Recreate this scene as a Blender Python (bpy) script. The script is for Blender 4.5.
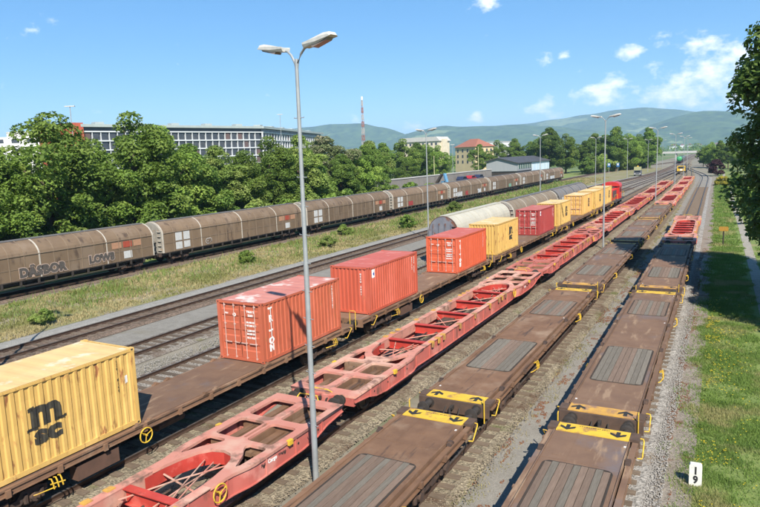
import bpy, bmesh, math, random
import numpy as np
from mathutils import Vector, Matrix
R = math.radians
scene = bpy.context.scene
C = scene.collection
for o in list(bpy.data.objects): bpy.data.objects.remove(o)

# ------------------------------------------------------------------ camera
HC = 9.66
PITCH, YAW, ROLL, FPX = .1501, .5064, -.0362, 639.23
fwd = Vector((-math.sin(YAW)*math.cos(PITCH), math.cos(YAW)*math.cos(PITCH), -math.sin(PITCH)))
rt0 = Vector((math.cos(YAW), math.sin(YAW), 0)); up0 = rt0.cross(fwd)
rt = rt0*math.cos(ROLL)+up0*math.sin(ROLL); up = -rt0*math.sin(ROLL)+up0*math.cos(ROLL)
cd = bpy.data.cameras.new('camera'); cam = bpy.data.objects.new('camera', cd); C.objects.link(cam)
cd.sensor_width = 36; cd.lens = FPX*36/760; cd.clip_start = .3; cd.clip_end = 30000
M = Matrix((rt, up, -fwd)).transposed().to_4x4(); M.translation = (0, 0, HC); cam.matrix_world = M
scene.camera = cam
scene.render.resolution_x, scene.render.resolution_y = 1024, 683

# ------------------------------------------------------------------ sky, sun, exposure
SUN = Vector((6.09, -7.06, 9.1)).normalized()
SUN_EL = math.asin(SUN.z); SUN_ROT = math.atan2(SUN.x, SUN.y)
w = bpy.data.worlds.new('World'); scene.world = w; w.use_nodes = True
nt = w.node_tree; nt.nodes.clear()
def N(tree, t, **k):
    n = tree.nodes.new(t)
    for a, b in k.items(): setattr(n, a, b)
    return n
out = N(nt, 'ShaderNodeOutputWorld'); bg = N(nt, 'ShaderNodeBackground')
sky = N(nt, 'ShaderNodeTexSky', sky_type='NISHITA', sun_disc=False, sun_elevation=SUN_EL, sun_rotation=SUN_ROT,
        altitude=300, air_density=0.6, dust_density=0.05, ozone_density=3.0)
SKY_S = .09
tc = N(nt, 'ShaderNodeTexCoord')
def wm(op, a, b=None, clamp=False):
    n = N(nt, 'ShaderNodeMath', operation=op, use_clamp=clamp)
    for i, x in enumerate((a, b)):
        if x is None: continue
        if isinstance(x, (int, float)): n.inputs[i].default_value = x
        else: nt.links.new(x, n.inputs[i])
    return n.outputs[0]
mp = N(nt, 'ShaderNodeMapping'); mp.inputs['Scale'].default_value = (1, 1, 1.7)
nt.links.new(tc.outputs['Generated'], mp.inputs['Vector'])
nz = N(nt, 'ShaderNodeTexNoise'); nz.inputs['Scale'].default_value = 34; nz.inputs['Detail'].default_value = 9; nz.inputs['Roughness'].default_value = .6
nt.links.new(mp.outputs[0], nz.inputs['Vector'])
nz2 = N(nt, 'ShaderNodeTexNoise'); nz2.inputs['Scale'].default_value = 4.5; nz2.inputs['Detail'].default_value = 4
nt.links.new(mp.outputs[0], nz2.inputs['Vector'])
# cumulus banks: direction, spread, weight
def pxdir(u, v): return (fwd+rt*((u-380)/FPX)-up*((v-253.5)/FPX)).normalized()
CL = [((718, 72), 0.0488, 1.), ((703, 48), 0.0268, .95), ((735, 52), 0.0244, .9), ((690, 90), 0.0366, .95), ((728, 95), 0.0366, .9), ((606, 92), 0.0317, 1.0), ((618, 84), 0.0220, 1.), ((598, 97), 0.0244, .8), ((633, 53), 0.0159, 1.), ((545, 57), 0.0159, .85), ((560, 56), 0.0122, .7), ((664, 97), 0.0220, .95), ((486, 2), 0.0195, 1.), ((477, 117), 0.0122, 1.), ((545, 107), 0.0195, .75), ((555, 112), 0.0171, .75), ((720, 110), 0.0268, .7), ((655, 66), 0.0171, .6), ((412, 127), 0.0146, .75), ((360, 117), 0.0146, .5), ((30, 25), 0.0244, .45), ((660, 40), 0.0183, .5)]
acc = None
for (pu, pv), sp, wt in CL:
    d = pxdir(pu, pv)
    sub = N(nt, 'ShaderNodeVectorMath', operation='SUBTRACT'); nt.links.new(tc.outputs['Generated'], sub.inputs[0]); sub.inputs[1].default_value = d
    sc = N(nt, 'ShaderNodeVectorMath', operation='MULTIPLY'); nt.links.new(sub.outputs[0], sc.inputs[0]); sc.inputs[1].default_value = (1, 1, 1.7)
    ln = N(nt, 'ShaderNodeVectorMath', operation='LENGTH'); nt.links.new(sc.outputs[0], ln.inputs[0])
    g = wm('MULTIPLY', wm('POWER', 2.718, wm('MULTIPLY', wm('POWER', wm('DIVIDE', ln.outputs['Value'], sp), 2.0), -.5)), wt)
    acc = g if acc is None else wm('MAXIMUM', acc, g)
# scattered fair-weather cumulus over the rest of the sky
wide = wm('MULTIPLY', wm('SUBTRACT', nz2.outputs['Fac'], .60), 3.0, True)
acc = wm('MAXIMUM', acc, wide)
dens = wm('MULTIPLY', wm('SUBTRACT', wm('ADD', wm('MULTIPLY', acc, .56), wm('MULTIPLY', nz.outputs['Fac'], 1.4)), .95), 2.5, True)
dens = wm('MULTIPLY', wm('POWER', dens, 1.2), .9)
mx = N(nt, 'ShaderNodeMix', data_type='RGBA')
gam = N(nt, 'ShaderNodeGamma'); gam.inputs['Gamma'].default_value = .6; nt.links.new(sky.outputs[0], gam.inputs['Color'])   # evens out the bright horizon
hsv = N(nt, 'ShaderNodeHueSaturation'); hsv.inputs['Saturation'].default_value = 1.55; hsv.inputs['Value'].default_value = 2.3; hsv.inputs['Hue'].default_value = .498; nt.links.new(gam.outputs[0], hsv.inputs['Color'])
nt.links.new(dens, mx.inputs['Factor']); nt.links.new(hsv.outputs[0], mx.inputs['A']); mx.inputs['B'].default_value = (9.8, 9.9, 10., 1)
nt.links.new(mx.outputs['Result'], bg.inputs['Color']); bg.inputs['Strength'].default_value = SKY_S
nt.links.new(bg.outputs[0], out.inputs['Surface'])
sl = bpy.data.lights.new('sun', 'SUN'); sl.energy = 5.0; sl.angle = R(.5); sl.color = (1, .93, .82)
so = bpy.data.objects.new('sun', sl); C.objects.link(so); so.rotation_euler = SUN.to_track_quat('Z', 'Y').to_euler(); so.location = (40, -40, 80)
vs = scene.view_settings; vs.view_transform = 'Standard'; vs.look = 'None'; vs.exposure = .82; vs.gamma = 1; vs.use_curve_mapping = False
scene.cycles.use_adaptive_sampling = True; scene.cycles.adaptive_threshold = .02; scene.cycles.max_bounces = 4; scene.cycles.transparent_max_bounces = 8; scene.cycles.volume_bounces = 0

# ------------------------------------------------------------------ helpers
rnd = random.Random(7); rng = np.random.default_rng(7)
def mat(name, c1, c2=None, scale=4., rough=.8, metal=0., bump=0., bscale=None, detail=5, c3=None, s3=.6, t3=.55, w3=.12, stretch=(1, 1, 1), rv=.0, transl=0., spec=.3, coord='Object', vor=None, vamp=1.0, c4=None, s4=8., t4=.62, st4=(1, 1, 1)):
    m = bpy.data.materials.new(name); m.use_nodes = True; t = m.node_tree; L = t.links
    b = t.nodes['Principled BSDF']; b.inputs['Roughness'].default_value = rough; b.inputs['Metallic'].default_value = metal
    b.inputs['Specular IOR Level'].default_value = spec
    tc = N(t, 'ShaderNodeTexCoord'); oi = N(t, 'ShaderNodeObjectInfo')
    off = N(t, 'ShaderNodeVectorMath', operation='MULTIPLY_ADD')   # shift the pattern from object to object
    L.new(oi.outputs['Random'], off.inputs[0]); off.inputs[1].default_value = (37., 53., 71.) if coord == 'Object' else (0, 0, 0)
    L.new(tc.outputs[coord], off.inputs[2])
    mp = N(t, 'ShaderNodeMapping'); mp.inputs['Scale'].default_value = stretch; L.new(off.outputs[0], mp.inputs['Vector'])
    def noise(s, d=detail, src=None):
        n = N(t, 'ShaderNodeTexNoise'); n.inputs['Scale'].default_value = s; n.inputs['Detail'].default_value = d; n.inputs['Roughness'].default_value = .6
        L.new((src or mp).outputs[0], n.inputs['Vector']); return n
    def mixc(f, a, bb):
        x = N(t, 'ShaderNodeMix', data_type='RGBA'); L.new(f, x.inputs['Factor'])
        for k, v in (('A', a), ('B', bb)):
            if isinstance(v, tuple): x.inputs[k].default_value = (*v, 1)
            else: L.new(v, x.inputs[k])
        return x.outputs['Result']
    def ramp(src, lo, hi):
        r = N(t, 'ShaderNodeMapRange'); L.new(src, r.inputs['Value']); r.inputs['From Min'].default_value = lo; r.inputs['From Max'].default_value = hi; return r.outputs['Result']
    c2 = c2 or tuple(x*.75 for x in c1)
    n1 = noise(scale); col = mixc(ramp(n1.outputs['Fac'], .3, .7), c1, c2)
    if vor:
        v = N(t, 'ShaderNodeTexVoronoi'); v.inputs['Scale'].default_value = vor; L.new(off.outputs[0], v.inputs['Vector'])
        sx = N(t, 'ShaderNodeSeparateXYZ'); L.new(v.outputs['Color'], sx.inputs[0])
        hs = N(t, 'ShaderNodeHueSaturation'); L.new(col, hs.inputs['Color']); L.new(ramp(sx.outputs[0], -.6, 1.1), hs.inputs['Value'])
        hs.inputs['Value'].default_value = 1
        mm = N(t, 'ShaderNodeMath', operation='MULTIPLY_ADD'); L.new(sx.outputs[0], mm.inputs[0]); mm.inputs[1].default_value = vamp; mm.inputs[2].default_value = 1-vamp/2
        L.new(mm.outputs[0], hs.inputs['Value']); col = hs.outputs[0]
    if c3: col = mixc(ramp(noise(s3).outputs['Fac'], t3, t3+w3), col, c3)
    if c4:
        m4 = N(t, 'ShaderNodeMapping'); m4.inputs['Scale'].default_value = st4; L.new(off.outputs[0], m4.inputs['Vector'])
        col = mixc(ramp(noise(s4, 6, m4).outputs['Fac'], t4, t4+.1), col, c4)
    if rv:
        hs = N(t, 'ShaderNodeHueSaturation'); L.new(col, hs.inputs['Color'])
        mm = N(t, 'ShaderNodeMath', operation='MULTIPLY_ADD'); L.new(oi.outputs['Random'], mm.inputs[0]); mm.inputs[1].default_value = 2*rv; mm.inputs[2].default_value = 1-rv
        L.new(mm.outputs[0], hs.inputs['Value']); col = hs.outputs[0]
    L.new(col, b.inputs['Base Color'])
    if bump:
        bp = N(t, 'ShaderNodeBump'); bp.inputs['Strength'].default_value = min(1, bump); bp.inputs['Distance'].default_value = .03*max(1, bump)
        if vor: L.new(v.outputs['Distance'], bp.inputs['Height'])
        else: L.new(noise(bscale or scale*4).outputs['Fac'], bp.inputs['Height'])
        L.new(bp.outputs[0], b.inputs['Normal'])
    if transl:
        tr = N(t, 'ShaderNodeBsdfTranslucent'); L.new(col, tr.inputs['Color']); ms = N(t, 'ShaderNodeMixShader'); ms.inputs[0].default_value = transl
        L.new(b.outputs[0], ms.inputs[1]); L.new(tr.outputs[0], ms.inputs[2]); L.new(ms.outputs[0], t.nodes['Material Output'].inputs['Surface'])
    return m

class MB:
    def __init__(s): s.v = []; s.f = []; s.m = []; s.mi = 0
    def face(s, pts):
        b = len(s.v); s.v += [tuple(p) for p in pts]; s.f.append(tuple(range(b, b+len(pts)))); s.m.append(s.mi)
    def box(s, x0, x1, y0, y1, z0, z1):
        b = len(s.v)
        s.v += [(x0, y0, z0), (x1, y0, z0), (x1, y1, z0), (x0, y1, z0), (x0, y0, z1), (x1, y0, z1), (x1, y1, z1), (x0, y1, z1)]
        for q in ((0, 3, 2, 1), (4, 5, 6, 7), (0, 1, 5, 4), (1, 2, 6, 5), (2, 3, 7, 6), (3, 0, 4, 7)): s.f.append(tuple(b+i for i in q)); s.m.append(s.mi)
        return s
    def tube(s, pts, r, n=6, cap=True, rr=None):
        pts = [Vector(p) for p in pts]; b = len(s.v); k = len(pts)
        for i, p in enumerate(pts):
            t = (pts[min(i+1, k-1)]-pts[max(i-1, 0)]).normalized()
            a = Vector((0, 0, 1)) if abs(t.z) < .9 else Vector((1, 0, 0))
            e1 = t.cross(a).normalized(); e2 = t.cross(e1); q = rr[i] if rr else r
            for j in range(n):
                an = 2*math.pi*j/n; s.v.append(tuple(p+e1*(q*math.cos(an))+e2*(q*math.sin(an))))
        for i in range(k-1):
            for j in range(n):
                s.f.append((b+i*n+j, b+i*n+(j+1) % n, b+(i+1)*n+(j+1) % n, b+(i+1)*n+j)); s.m.append(s.mi)
        if cap:
            s.f.append(tuple(b+j for j in reversed(range(n)))); s.m.append(s.mi)
            s.f.append(tuple(b+(k-1)*n+j for j in range(n))); s.m.append(s.mi)
        return s
    def prism(s, poly, axis, a0, a1):
        """poly: 2D points; axis x: (y,z), y: (x,z), z: (x,y)"""
        P = {'x': lambda p, a: (a, p[0], p[1]), 'y': lambda p, a: (p[0], a, p[1]), 'z': lambda p, a: (p[0], p[1], a)}[axis]
        b = len(s.v); n = len(poly); s.v += [P(p, a0) for p in poly]+[P(p, a1) for p in poly]
        s.f.append(tuple(range(b, b+n))); s.f.append(tuple(range(b+2*n-1, b+n-1, -1))); s.m += [s.mi]*2
        for i in range(n): s.f.append((b+(i+1) % n, b+i, b+n+i, b+n+(i+1) % n)); s.m.append(s.mi)
        return s
    def grid(s, rows, close=False):
        b = len(s.v); n = len(rows[0])
        for r_ in rows: s.v += [tuple(p) for p in r_]
        for i in range(len(rows)-1):
            for j in range(n-1): s.f.append((b+i*n+j, b+i*n+j+1, b+(i+1)*n+j+1, b+(i+1)*n+j)); s.m.append(s.mi)
        return s
    def mesh(s, name, *mats, smooth=False, fix=True):
        me = bpy.data.meshes.new(name); me.from_pydata(s.v, [], s.f)
        for m in mats: me.materials.append(m)
        if len(mats) > 1: me.polygons.foreach_set('material_index', s.m)
        if fix:
            bm = bmesh.new(); bm.from_mesh(me); bmesh.ops.recalc_face_normals(bm, faces=bm.faces); bm.to_mesh(me); bm.free()
        if smooth: me.polygons.foreach_set('use_smooth', [True]*len(me.polygons)); me.set_sharp_from_angle(angle=R(40)) if hasattr(me, 'set_sharp_from_angle') else None
        me.update(); return me
def link(name, me, parent=None, loc=(0, 0, 0), rz=0., kind=None, rot=None, scale=None):
    o = bpy.data.objects.new(name, me); C.objects.link(o); o.location = loc; o.rotation_euler = rot or (0, 0, rz)
    if scale: o.scale = scale
    if parent: o.parent = parent
    if kind: o['kind'] = kind
    return o
def tag(o, label, cat=None, group=None, kind=None):
    o['label'] = label
    if cat: o['category'] = cat
    if group: o['group'] = group
    if kind: o['kind'] = kind
    return o
def build(spec, parent):
    """spec: list of (name, mesh, loc, rz, children, kind)"""
    for s in spec:
        o = link(s[0], s[1], parent, s[2] if len(s) > 2 else (0, 0, 0), s[3] if len(s) > 3 else 0.)
        if len(s) > 5 and s[5]: o['kind'] = s[5]
        if len(s) > 4 and s[4]: build(s[4], o)
def thing(name, label, cat, loc, rz=0., group=None, spec=None):
    o = link(name, None, None, loc, rz); o.empty_display_size = .3; tag(o, label, cat, group)
    if spec: build(spec, o)
    return o
def tri_mesh(name, V, F, m, smooth=False):
    """numpy vertices and equal-size faces"""
    me = bpy.data.meshes.new(name); k = F.shape[1]
    me.vertices.add(len(V)); me.vertices.foreach_set('co', V.astype(np.float32).ravel())
    me.loops.add(F.size); me.loops.foreach_set('vertex_index', F.astype(np.int32).ravel())
    me.polygons.add(len(F)); me.polygons.foreach_set('loop_start', np.arange(0, F.size, k, dtype=np.int32))
    try: me.polygons.foreach_set('loop_total', np.full(len(F), k, dtype=np.int32))
    except Exception: pass
    for mm in (m if isinstance(m, (list, tuple)) else [m]): me.materials.append(mm)
    me.update(calc_edges=True); me.validate()
    return me
def plate(name, outline, holes, z0, z1, m):
    cu = bpy.data.curves.new(name, 'CURVE'); cu.dimensions = '2D'; cu.fill_mode = 'BOTH'; cu.extrude = (z1-z0)/2
    for pl in [outline]+holes:
        sp = cu.splines.new('POLY'); sp.points.add(len(pl)-1); sp.use_cyclic_u = True
        for p, q in zip(sp.points, pl): p.co = (q[0], q[1], 0, 1)
    ob = bpy.data.objects.new(name, cu); me = bpy.data.meshes.new_from_object(ob)
    bpy.data.objects.remove(ob); bpy.data.curves.remove(cu)
    me.transform(Matrix.Translation((0, 0, (z0+z1)/2))); me.materials.clear(); me.materials.append(m); return me
def text(s, size=1., bold=0., ext=.002, align='CENTER', spacing=1.):
    cu = bpy.data.curves.new('lettering', 'FONT'); cu.body = s; cu.size = size; cu.offset = bold; cu.extrude = ext; cu.align_x = align; cu.align_y = 'CENTER'; cu.space_character = spacing; cu.resolution_u = 3
    ob = bpy.data.objects.new('lettering', cu); me = bpy.data.meshes.new_from_object(ob); bpy.data.objects.remove(ob); bpy.data.curves.remove(cu); return me
def join(meshes, name, m):
    bm = bmesh.new()
    for me in meshes: bm.from_mesh(me)
    r = bpy.data.meshes.new(name); bm.to_mesh(r); bm.free(); r.materials.clear(); r.materials.append(m)
    r.polygons.foreach_set('material_index', [0]*len(r.polygons)); return r
ON_SIDE = Matrix(((0, 0, 1, 0), (1, 0, 0, 0), (0, 1, 0, 0), (0, 0, 0, 1)))   # text plane -> wall facing +x
ON_END = Matrix(((1, 0, 0, 0), (0, 0, -1, 0), (0, 1, 0, 0), (0, 0, 0, 1)))   # text plane -> wall facing -y
def rrect(x0, x1, y0, y1, r, n=4):
    P = []
    for cx, cy, a in ((x1-r, y1-r, 0), (x0+r, y1-r, 90), (x0+r, y0+r, 180), (x1-r, y0+r, 270)):
        for i in range(n+1): an = R(a+90*i/n); P.append((cx+r*math.cos(an), cy+r*math.sin(an)))
    return P
ORD = ['nearest', 'second', 'third', 'fourth', 'fifth', 'sixth', 'seventh', 'eighth', 'ninth', 'tenth', 'eleventh', 'twelfth', 'thirteenth', 'fourteenth', 'fifteenth', 'sixteenth', 'seventeenth', 'eighteenth', 'nineteenth', 'twentieth', 'twenty-first', 'twenty-second', 'twenty-third', 'twenty-fourth']
ORDL = ['leftmost']+ORD[1:]
def sstep(a, b, x): t = min(1, max(0, (x-a)/(b-a))); return t*t*(3-2*t)
def gz(y): return -2.2*sstep(330, 620, y)

# ------------------------------------------------------------------ materials
m_ground = mat('yard dirt', (0.240, 0.212, 0.164), (0.176, 0.160, 0.124), scale=.7, rough=.95, bump=.6, bscale=30, c3=(0.104, 0.120, 0.048), s3=.12, t3=.56, coord='Object')
m_field = mat('far fields', (.13, .17, .06), (.09, .13, .045), scale=.02, rough=.95, c3=(.2, .19, .1), s3=.011, t3=.55)
m_ballast = mat('ballast grey brown', (0.230, 0.208, 0.178), (0.162, 0.140, 0.115), scale=1.1, rough=.95, vor=17, bump=1, c3=(0.102, 0.068, 0.047), s3=.5, t3=.55, c4=(0.136, 0.128, 0.068), s4=.9, t4=.6)
m_ballast2 = mat('ballast rusty main line', (.165, .12, .09), (.12, .088, .066), scale=1.5, rough=.95, vor=16, bump=1)
m_ballast3 = mat('ballast light', (0.288, 0.272, 0.248), (0.200, 0.184, 0.164), scale=1., rough=.95, vor=12, bump=1, c3=(0.176, 0.136, 0.096), s3=.7, t3=.6)
m_ballast4 = mat('ballast dry ochre', (0.234, 0.199, 0.140), (0.168, 0.140, 0.098), scale=.8, rough=.95, vor=15, bump=1, c3=(0.101, 0.066, 0.043), s3=.55, t3=.52, c4=(0.101, 0.109, 0.039), s4=.5, t4=.58)
m_path = mat('grey service path gravel', (0.221, 0.208, 0.183), (0.174, 0.162, 0.140), scale=2, rough=.95, vor=30, bump=.4, vamp=.35, c3=(0.170, 0.153, 0.111), s3=.3, t3=.58)
m_path2 = mat('tan service path gravel', (0.231, 0.215, 0.185), (0.188, 0.173, 0.147), scale=1.3, rough=.95, vor=34, bump=.25, vamp=.35, c3=(0.106, 0.066, 0.043), s3=.45, t3=.60, c4=(0.132, 0.132, 0.066), s4=.35, t4=.6)
m_shoulder = mat('light grey shoulder', (0.261, 0.252, 0.230), (0.211, 0.203, 0.184), scale=2, rough=.95, vor=22, bump=.5, vamp=.35)
m_rustbed = mat('rust stained shoulder', (0.238, 0.209, 0.173), (0.180, 0.151, 0.119), scale=2, rough=.95, vor=18, vamp=.5, bump=.5, c3=(0.137, 0.061, 0.032), s3=1.1, t3=.58)
m_meadow = mat('meadow soil', (0.211, 0.198, 0.084), (0.150, 0.154, 0.062), scale=.6, rough=1, bump=.5, bscale=14, c3=(0.238, 0.198, 0.141), s3=.2, t3=.47)
m_bank = mat('bank turf', (0.172, 0.213, 0.060), (0.121, 0.172, 0.046), scale=2.6, rough=1, bump=.5, bscale=40, c3=(0.222, 0.202, 0.092), s3=.5, t3=.53)
m_foot = mat('footpath gravel', (0.300, 0.277, 0.232), (0.232, 0.210, 0.173), scale=2, rough=.95, vor=20, bump=.3, vamp=.35)
m_grass = mat('grass blades', (0.189, 0.278, 0.059), (0.123, 0.204, 0.041), scale=.9, rough=.75, transl=.35, c3=(0.328, 0.308, 0.129), s3=.4, t3=.52)
m_drygrass = mat('dry meadow grass', (.245, .235, .08), (.165, .18, .055), scale=.35, rough=.8, transl=.3, c3=(.37, .31, .155), s3=.22, t3=.43)
m_flower = mat('yellow petals', (.72, .55, .03), (.6, .45, .02), rough=.7, transl=.2)
m_rail = mat('rusty rail', (.115, .075, .055), (.07, .045, .035), scale=3, rough=.6, metal=.5)
m_railsh = mat('polished rail head', (.28, .25, .23), (.16, .13, .11), scale=5, rough=.4, metal=.7)
m_sleeper = mat('weathered timber sleeper', (.155, .12, .09), (.095, .07, .05), scale=3, stretch=(1, 8, 8), rough=.95, bump=.6, rv=.25)
m_sleeperc = mat('dusty sleeper', (.185, .14, .10), (.12, .09, .066), scale=3, stretch=(1, 6, 6), rough=.95, bump=.5, rv=.2)
m_black = mat('black grimy steel', (.03, .027, .025), (.05, .04, .033), scale=6, rough=.7)
m_under = mat('brown grimy underframe', (.075, .05, .04), (.05, .034, .028), scale=5, rough=.85, c3=(.12, .07, .045), s3=3)
m_wheel = mat('wheel steel', (.10, .085, .075), (.06, .05, .045), scale=7, rough=.6, metal=.5)
m_deck = mat('brown steel deck', (.205, .117, .07), (.14, .079, .049), scale=1.5, rough=.8, bump=.2, bscale=25, c3=(.27, .185, .125), s3=.7, t3=.52, w3=.2, c4=(.085, .055, .042), s4=1.6, t4=.575, st4=(2.6, .3, 1), rv=.14, spec=.2)
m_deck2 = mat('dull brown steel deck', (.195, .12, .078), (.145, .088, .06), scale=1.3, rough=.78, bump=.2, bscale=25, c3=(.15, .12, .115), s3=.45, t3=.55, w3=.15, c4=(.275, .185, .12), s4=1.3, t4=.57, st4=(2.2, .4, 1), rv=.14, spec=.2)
m_plankg = mat('grey weathered plank', (.185, .162, .13), (.13, .112, .088), scale=4, stretch=(6, .6, 6), rough=.9, bump=.4, rv=.14)
m_plankb = mat('brown weathered plank', (.20, .142, .105), (.145, .10, .074), scale=4, stretch=(6, .6, 6), rough=.9, bump=.4, rv=.14)
m_bed = mat('dark plank bed', (.05, .04, .033), rough=.95)
m_yellow = mat('safety yellow', (.66, .43, .04), (.54, .34, .035), scale=3, rough=.6, c3=(.35, .2, .06), s3=2.6, t3=.53, w3=.10)
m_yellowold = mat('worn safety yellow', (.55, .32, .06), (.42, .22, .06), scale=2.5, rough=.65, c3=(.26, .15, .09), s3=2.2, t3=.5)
m_arrow = mat('black arrow paint', (.03, .03, .03), rough=.8)
m_red = mat('red wagon paint', (.47, .055, .04), (.36, .04, .03), scale=2, rough=.5, c3=(.55, .13, .1), s3=1.1, t3=.55, c4=(.14, .05, .035), s4=2.5, t4=.66)
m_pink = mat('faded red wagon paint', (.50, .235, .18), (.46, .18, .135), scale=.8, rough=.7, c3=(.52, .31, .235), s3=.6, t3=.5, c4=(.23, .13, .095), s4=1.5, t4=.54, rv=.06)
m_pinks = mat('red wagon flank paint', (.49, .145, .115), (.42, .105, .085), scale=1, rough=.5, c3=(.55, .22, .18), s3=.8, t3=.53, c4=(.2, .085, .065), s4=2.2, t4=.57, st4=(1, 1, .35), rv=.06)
m_white = mat('white paint', (.78, .77, .74), (.66, .65, .62), scale=3, rough=.6)
m_lampm = mat('galvanised lamp steel', (.36, .38, .385), (.29, .305, .31), scale=3, rough=.55, metal=.35)
m_lamph = mat('lamp head grey', (.55, .54, .50), (.43, .42, .39), scale=6, rough=.5)
m_glass = mat('lamp glass', (.25, .2, .17), rough=.25)
def cmat(name, c, rust=(.26, .11, .045), amt=.62):
    d = tuple(x*.86 for x in c); f = tuple(min(.85, x*1.12+.03) for x in c)
    return mat(name, c, d, scale=1.1, stretch=(1, 1, .25), rough=.5, c3=f, s3=.7, t3=.52, w3=.2, c4=rust, s4=4.5, t4=amt, st4=(1, 1, .3), spec=.35, bump=.12, bscale=3)
def rmat(name, c, f, patch):
    return mat(name, c, f, scale=.9, rough=.65, c3=patch, s3=1.0, t3=.56, w3=.06, c4=tuple(x*.75 for x in c), s4=2.5, t4=.6)

# ------------------------------------------------------------------ ground, tracks
def gridsheet(name, xs, ys, zf, m, label=None, kind='structure'):
    X, Y = np.meshgrid(xs, ys); Z = np.vectorize(zf)(X, Y); V = np.stack([X.ravel(), Y.ravel(), Z.ravel()], 1)
    nx = len(xs); i, j = np.meshgrid(np.arange(nx-1), np.arange(len(ys)-1)); a = (j*nx+i).ravel()
    o = link(name, tri_mesh(name, V, np.stack([a, a+1, a+1+nx, a+nx], 1), m), kind=kind)
    if label: o['label'] = label
    return o
GZ = -.30
gridsheet('ground', sorted(set(list(range(-9000, -600, 1200))+list(range(-600, 301, 60))+list(range(300, 9001, 1500)))),
          sorted(set(list(range(-200, 700, 30))+list(range(700, 12001, 800)))), lambda x, y: GZ-.06+gz(y), m_field, 'open fields around the railway yard')
KEYS = {
 'brown': [(-60, -49.7), (100, -49.7), (212, -49.7), (280, -48), (362, -43), (450, -38), (610, -40), (800, -46), (1030, -52)],
 'main': [(-60, -33.9), (50, -33.9), (100, -33.9), (173, -32), (232, -27.5), (300, -25.6), (403, -28), (610, -36.5), (1030, -47)],
 'sidea': [(-60, -27.8), (50, -27.8), (100, -27.8), (150, -27.2), (200, -25.2), (250, -23.2), (300, -22.4), (403, -25.6)],
 'sideb': [(-60, -22.9), (50, -22.9), (115, -22.9), (170, -22.3), (230, -21), (300, -20.6), (403, -24.4)],
 'box': [(-60, -18.17), (50, -18.17), (110, -18.17), (200, -18.6), (265, -18.7), (403, -23.2), (610, -32.5), (1030, -43)],
 'red': [(-60, -13.02), (20, -13.02), (60, -13.15), (100, -13.5), (150, -14.15), (200, -15.0), (265, -16.9), (403, -22.0)],
 'flata': [(-60, -8.2), (20, -8.25), (60, -8.45), (100, -8.95), (150, -9.8), (200, -11.0), (265, -14.4), (320, -17.6)],
 'flatb': [(-60, -2.2), (0, -3.1), (20, -3.43), (40, -3.72), (61, -4.08), (87, -4.63), (109, -5.1), (150, -5.95), (190, -6.7), (225, -7.7), (250, -10.0), (275, -13.4), (310, -17.2)]}
def cr(keys, y):
    K = keys; n = len(K)
    if y <= K[0][0]: return K[0][1]
    if y >= K[-1][0]: return K[-1][1]
    i = max(k for k in range(n-1) if K[k][0] <= y)
    def slope(k):
        if k == 0: return (K[1][1]-K[0][1])/(K[1][0]-K[0][0])
        if k == n-1: return (K[-1][1]-K[-2][1])/(K[-1][0]-K[-2][0])
        return (K[k+1][1]-K[k-1][1])/(K[k+1][0]-K[k-1][0])
    h = K[i+1][0]-K[i][0]; t = (y-K[i][0])/h
    return (2*t**3-3*t*t+1)*K[i][1]+(t**3-2*t*t+t)*h*slope(i)+(-2*t**3+3*t*t)*K[i+1][1]+(t**3-t*t)*h*slope(i+1)
def tx(name, y): return cr(KEYS[name], y)
def trz(name, y): return math.atan2(-(tx(name, y+3)-tx(name, y-3)), 6.)
YS = [-20+4*i for i in range(41)]+[150+8*i for i in range(32)]+[415+20*i for i in range(31)]
def strip(name, lf, rf, z, m, label, y0=-20, y1=1015, n=1, parent=None, kind='structure', bev=0.):
    mb = MB(); rows = []
    for y in YS:
        if y < y0 or y > y1: continue
        a, b = lf(y), rf(y); zz = z+gz(y)
        row = [(a, y, zz-bev)] if bev else []
        e = .35 if bev else 0
        row += [(a+e+(b-a-2*e)*k/n, y, zz) for k in range(n+1)]
        if bev: row.append((b, y, zz-bev))
        rows.append(row)
    me = mb.grid(rows).mesh(name, m); o = link(name, me, parent, kind=kind)
    if label: o['label'] = label
    return o
strip('yard_ground', lambda y: min(-56, tx('brown', y)-7), lambda y: max(2.5, tx('flatb', y)+5) if y < 330 else tx('flatb', 310)+8, GZ, m_ground, 'dusty gravel ground of the railway yard')
# grassy strips and paths, each a few millimetres above the one below
strip('grass_verge', lambda y: tx('brown', y)+2.3, lambda y: tx('main', y)-3.1, GZ+.05, m_meadow, 'grassy strip between the covered train and the main track', y1=330, n=4)
strip('grass_bank', lambda y: tx('flatb', y)+2.6 if y < 190 else -3.4-(y-190)*.02, lambda y: 60, GZ+.06, m_bank, 'green grass bank right of the tracks', y1=420, n=6)
strip('embankment_floor', lambda y: -140, lambda y: -52.5, GZ+.02, m_bank, 'green ground under the trees left of the covered train', y1=330, n=2)
strip('gravel_shoulder', lambda y: tx('main', y)-3.1, lambda y: tx('main', y)-1.75, GZ+.09, m_shoulder, 'light grey gravel edge left of the main track', y1=260, bev=.05)
strip('service_path', lambda y: tx('main', y)+1.9, lambda y: tx('sidea', y)-1.6, GZ+.045, m_path, 'smooth grey gravel path beside the main track', y1=150)
strip('service_path', lambda y: tx('flata', y)+1.7, lambda y: tx('flatb', y)-1.5, GZ+.045, m_path2, 'tan gravel path between the two brown flat wagon lines', y1=250)
strip('stained_shoulder', lambda y: tx('flatb', y)+1.6, lambda y: tx('flatb', y)+2.75, GZ+.075, m_rustbed, 'rust stained gravel edge beside the grass bank', y1=190)
def footx(y): return cr([(-60, 2.6), (20, 2.3), (45, 2.0), (70, 1.5), (93, 1.0), (117, .3), (162, -.8), (200, -2.1), (260, -3.0)], y)
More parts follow.
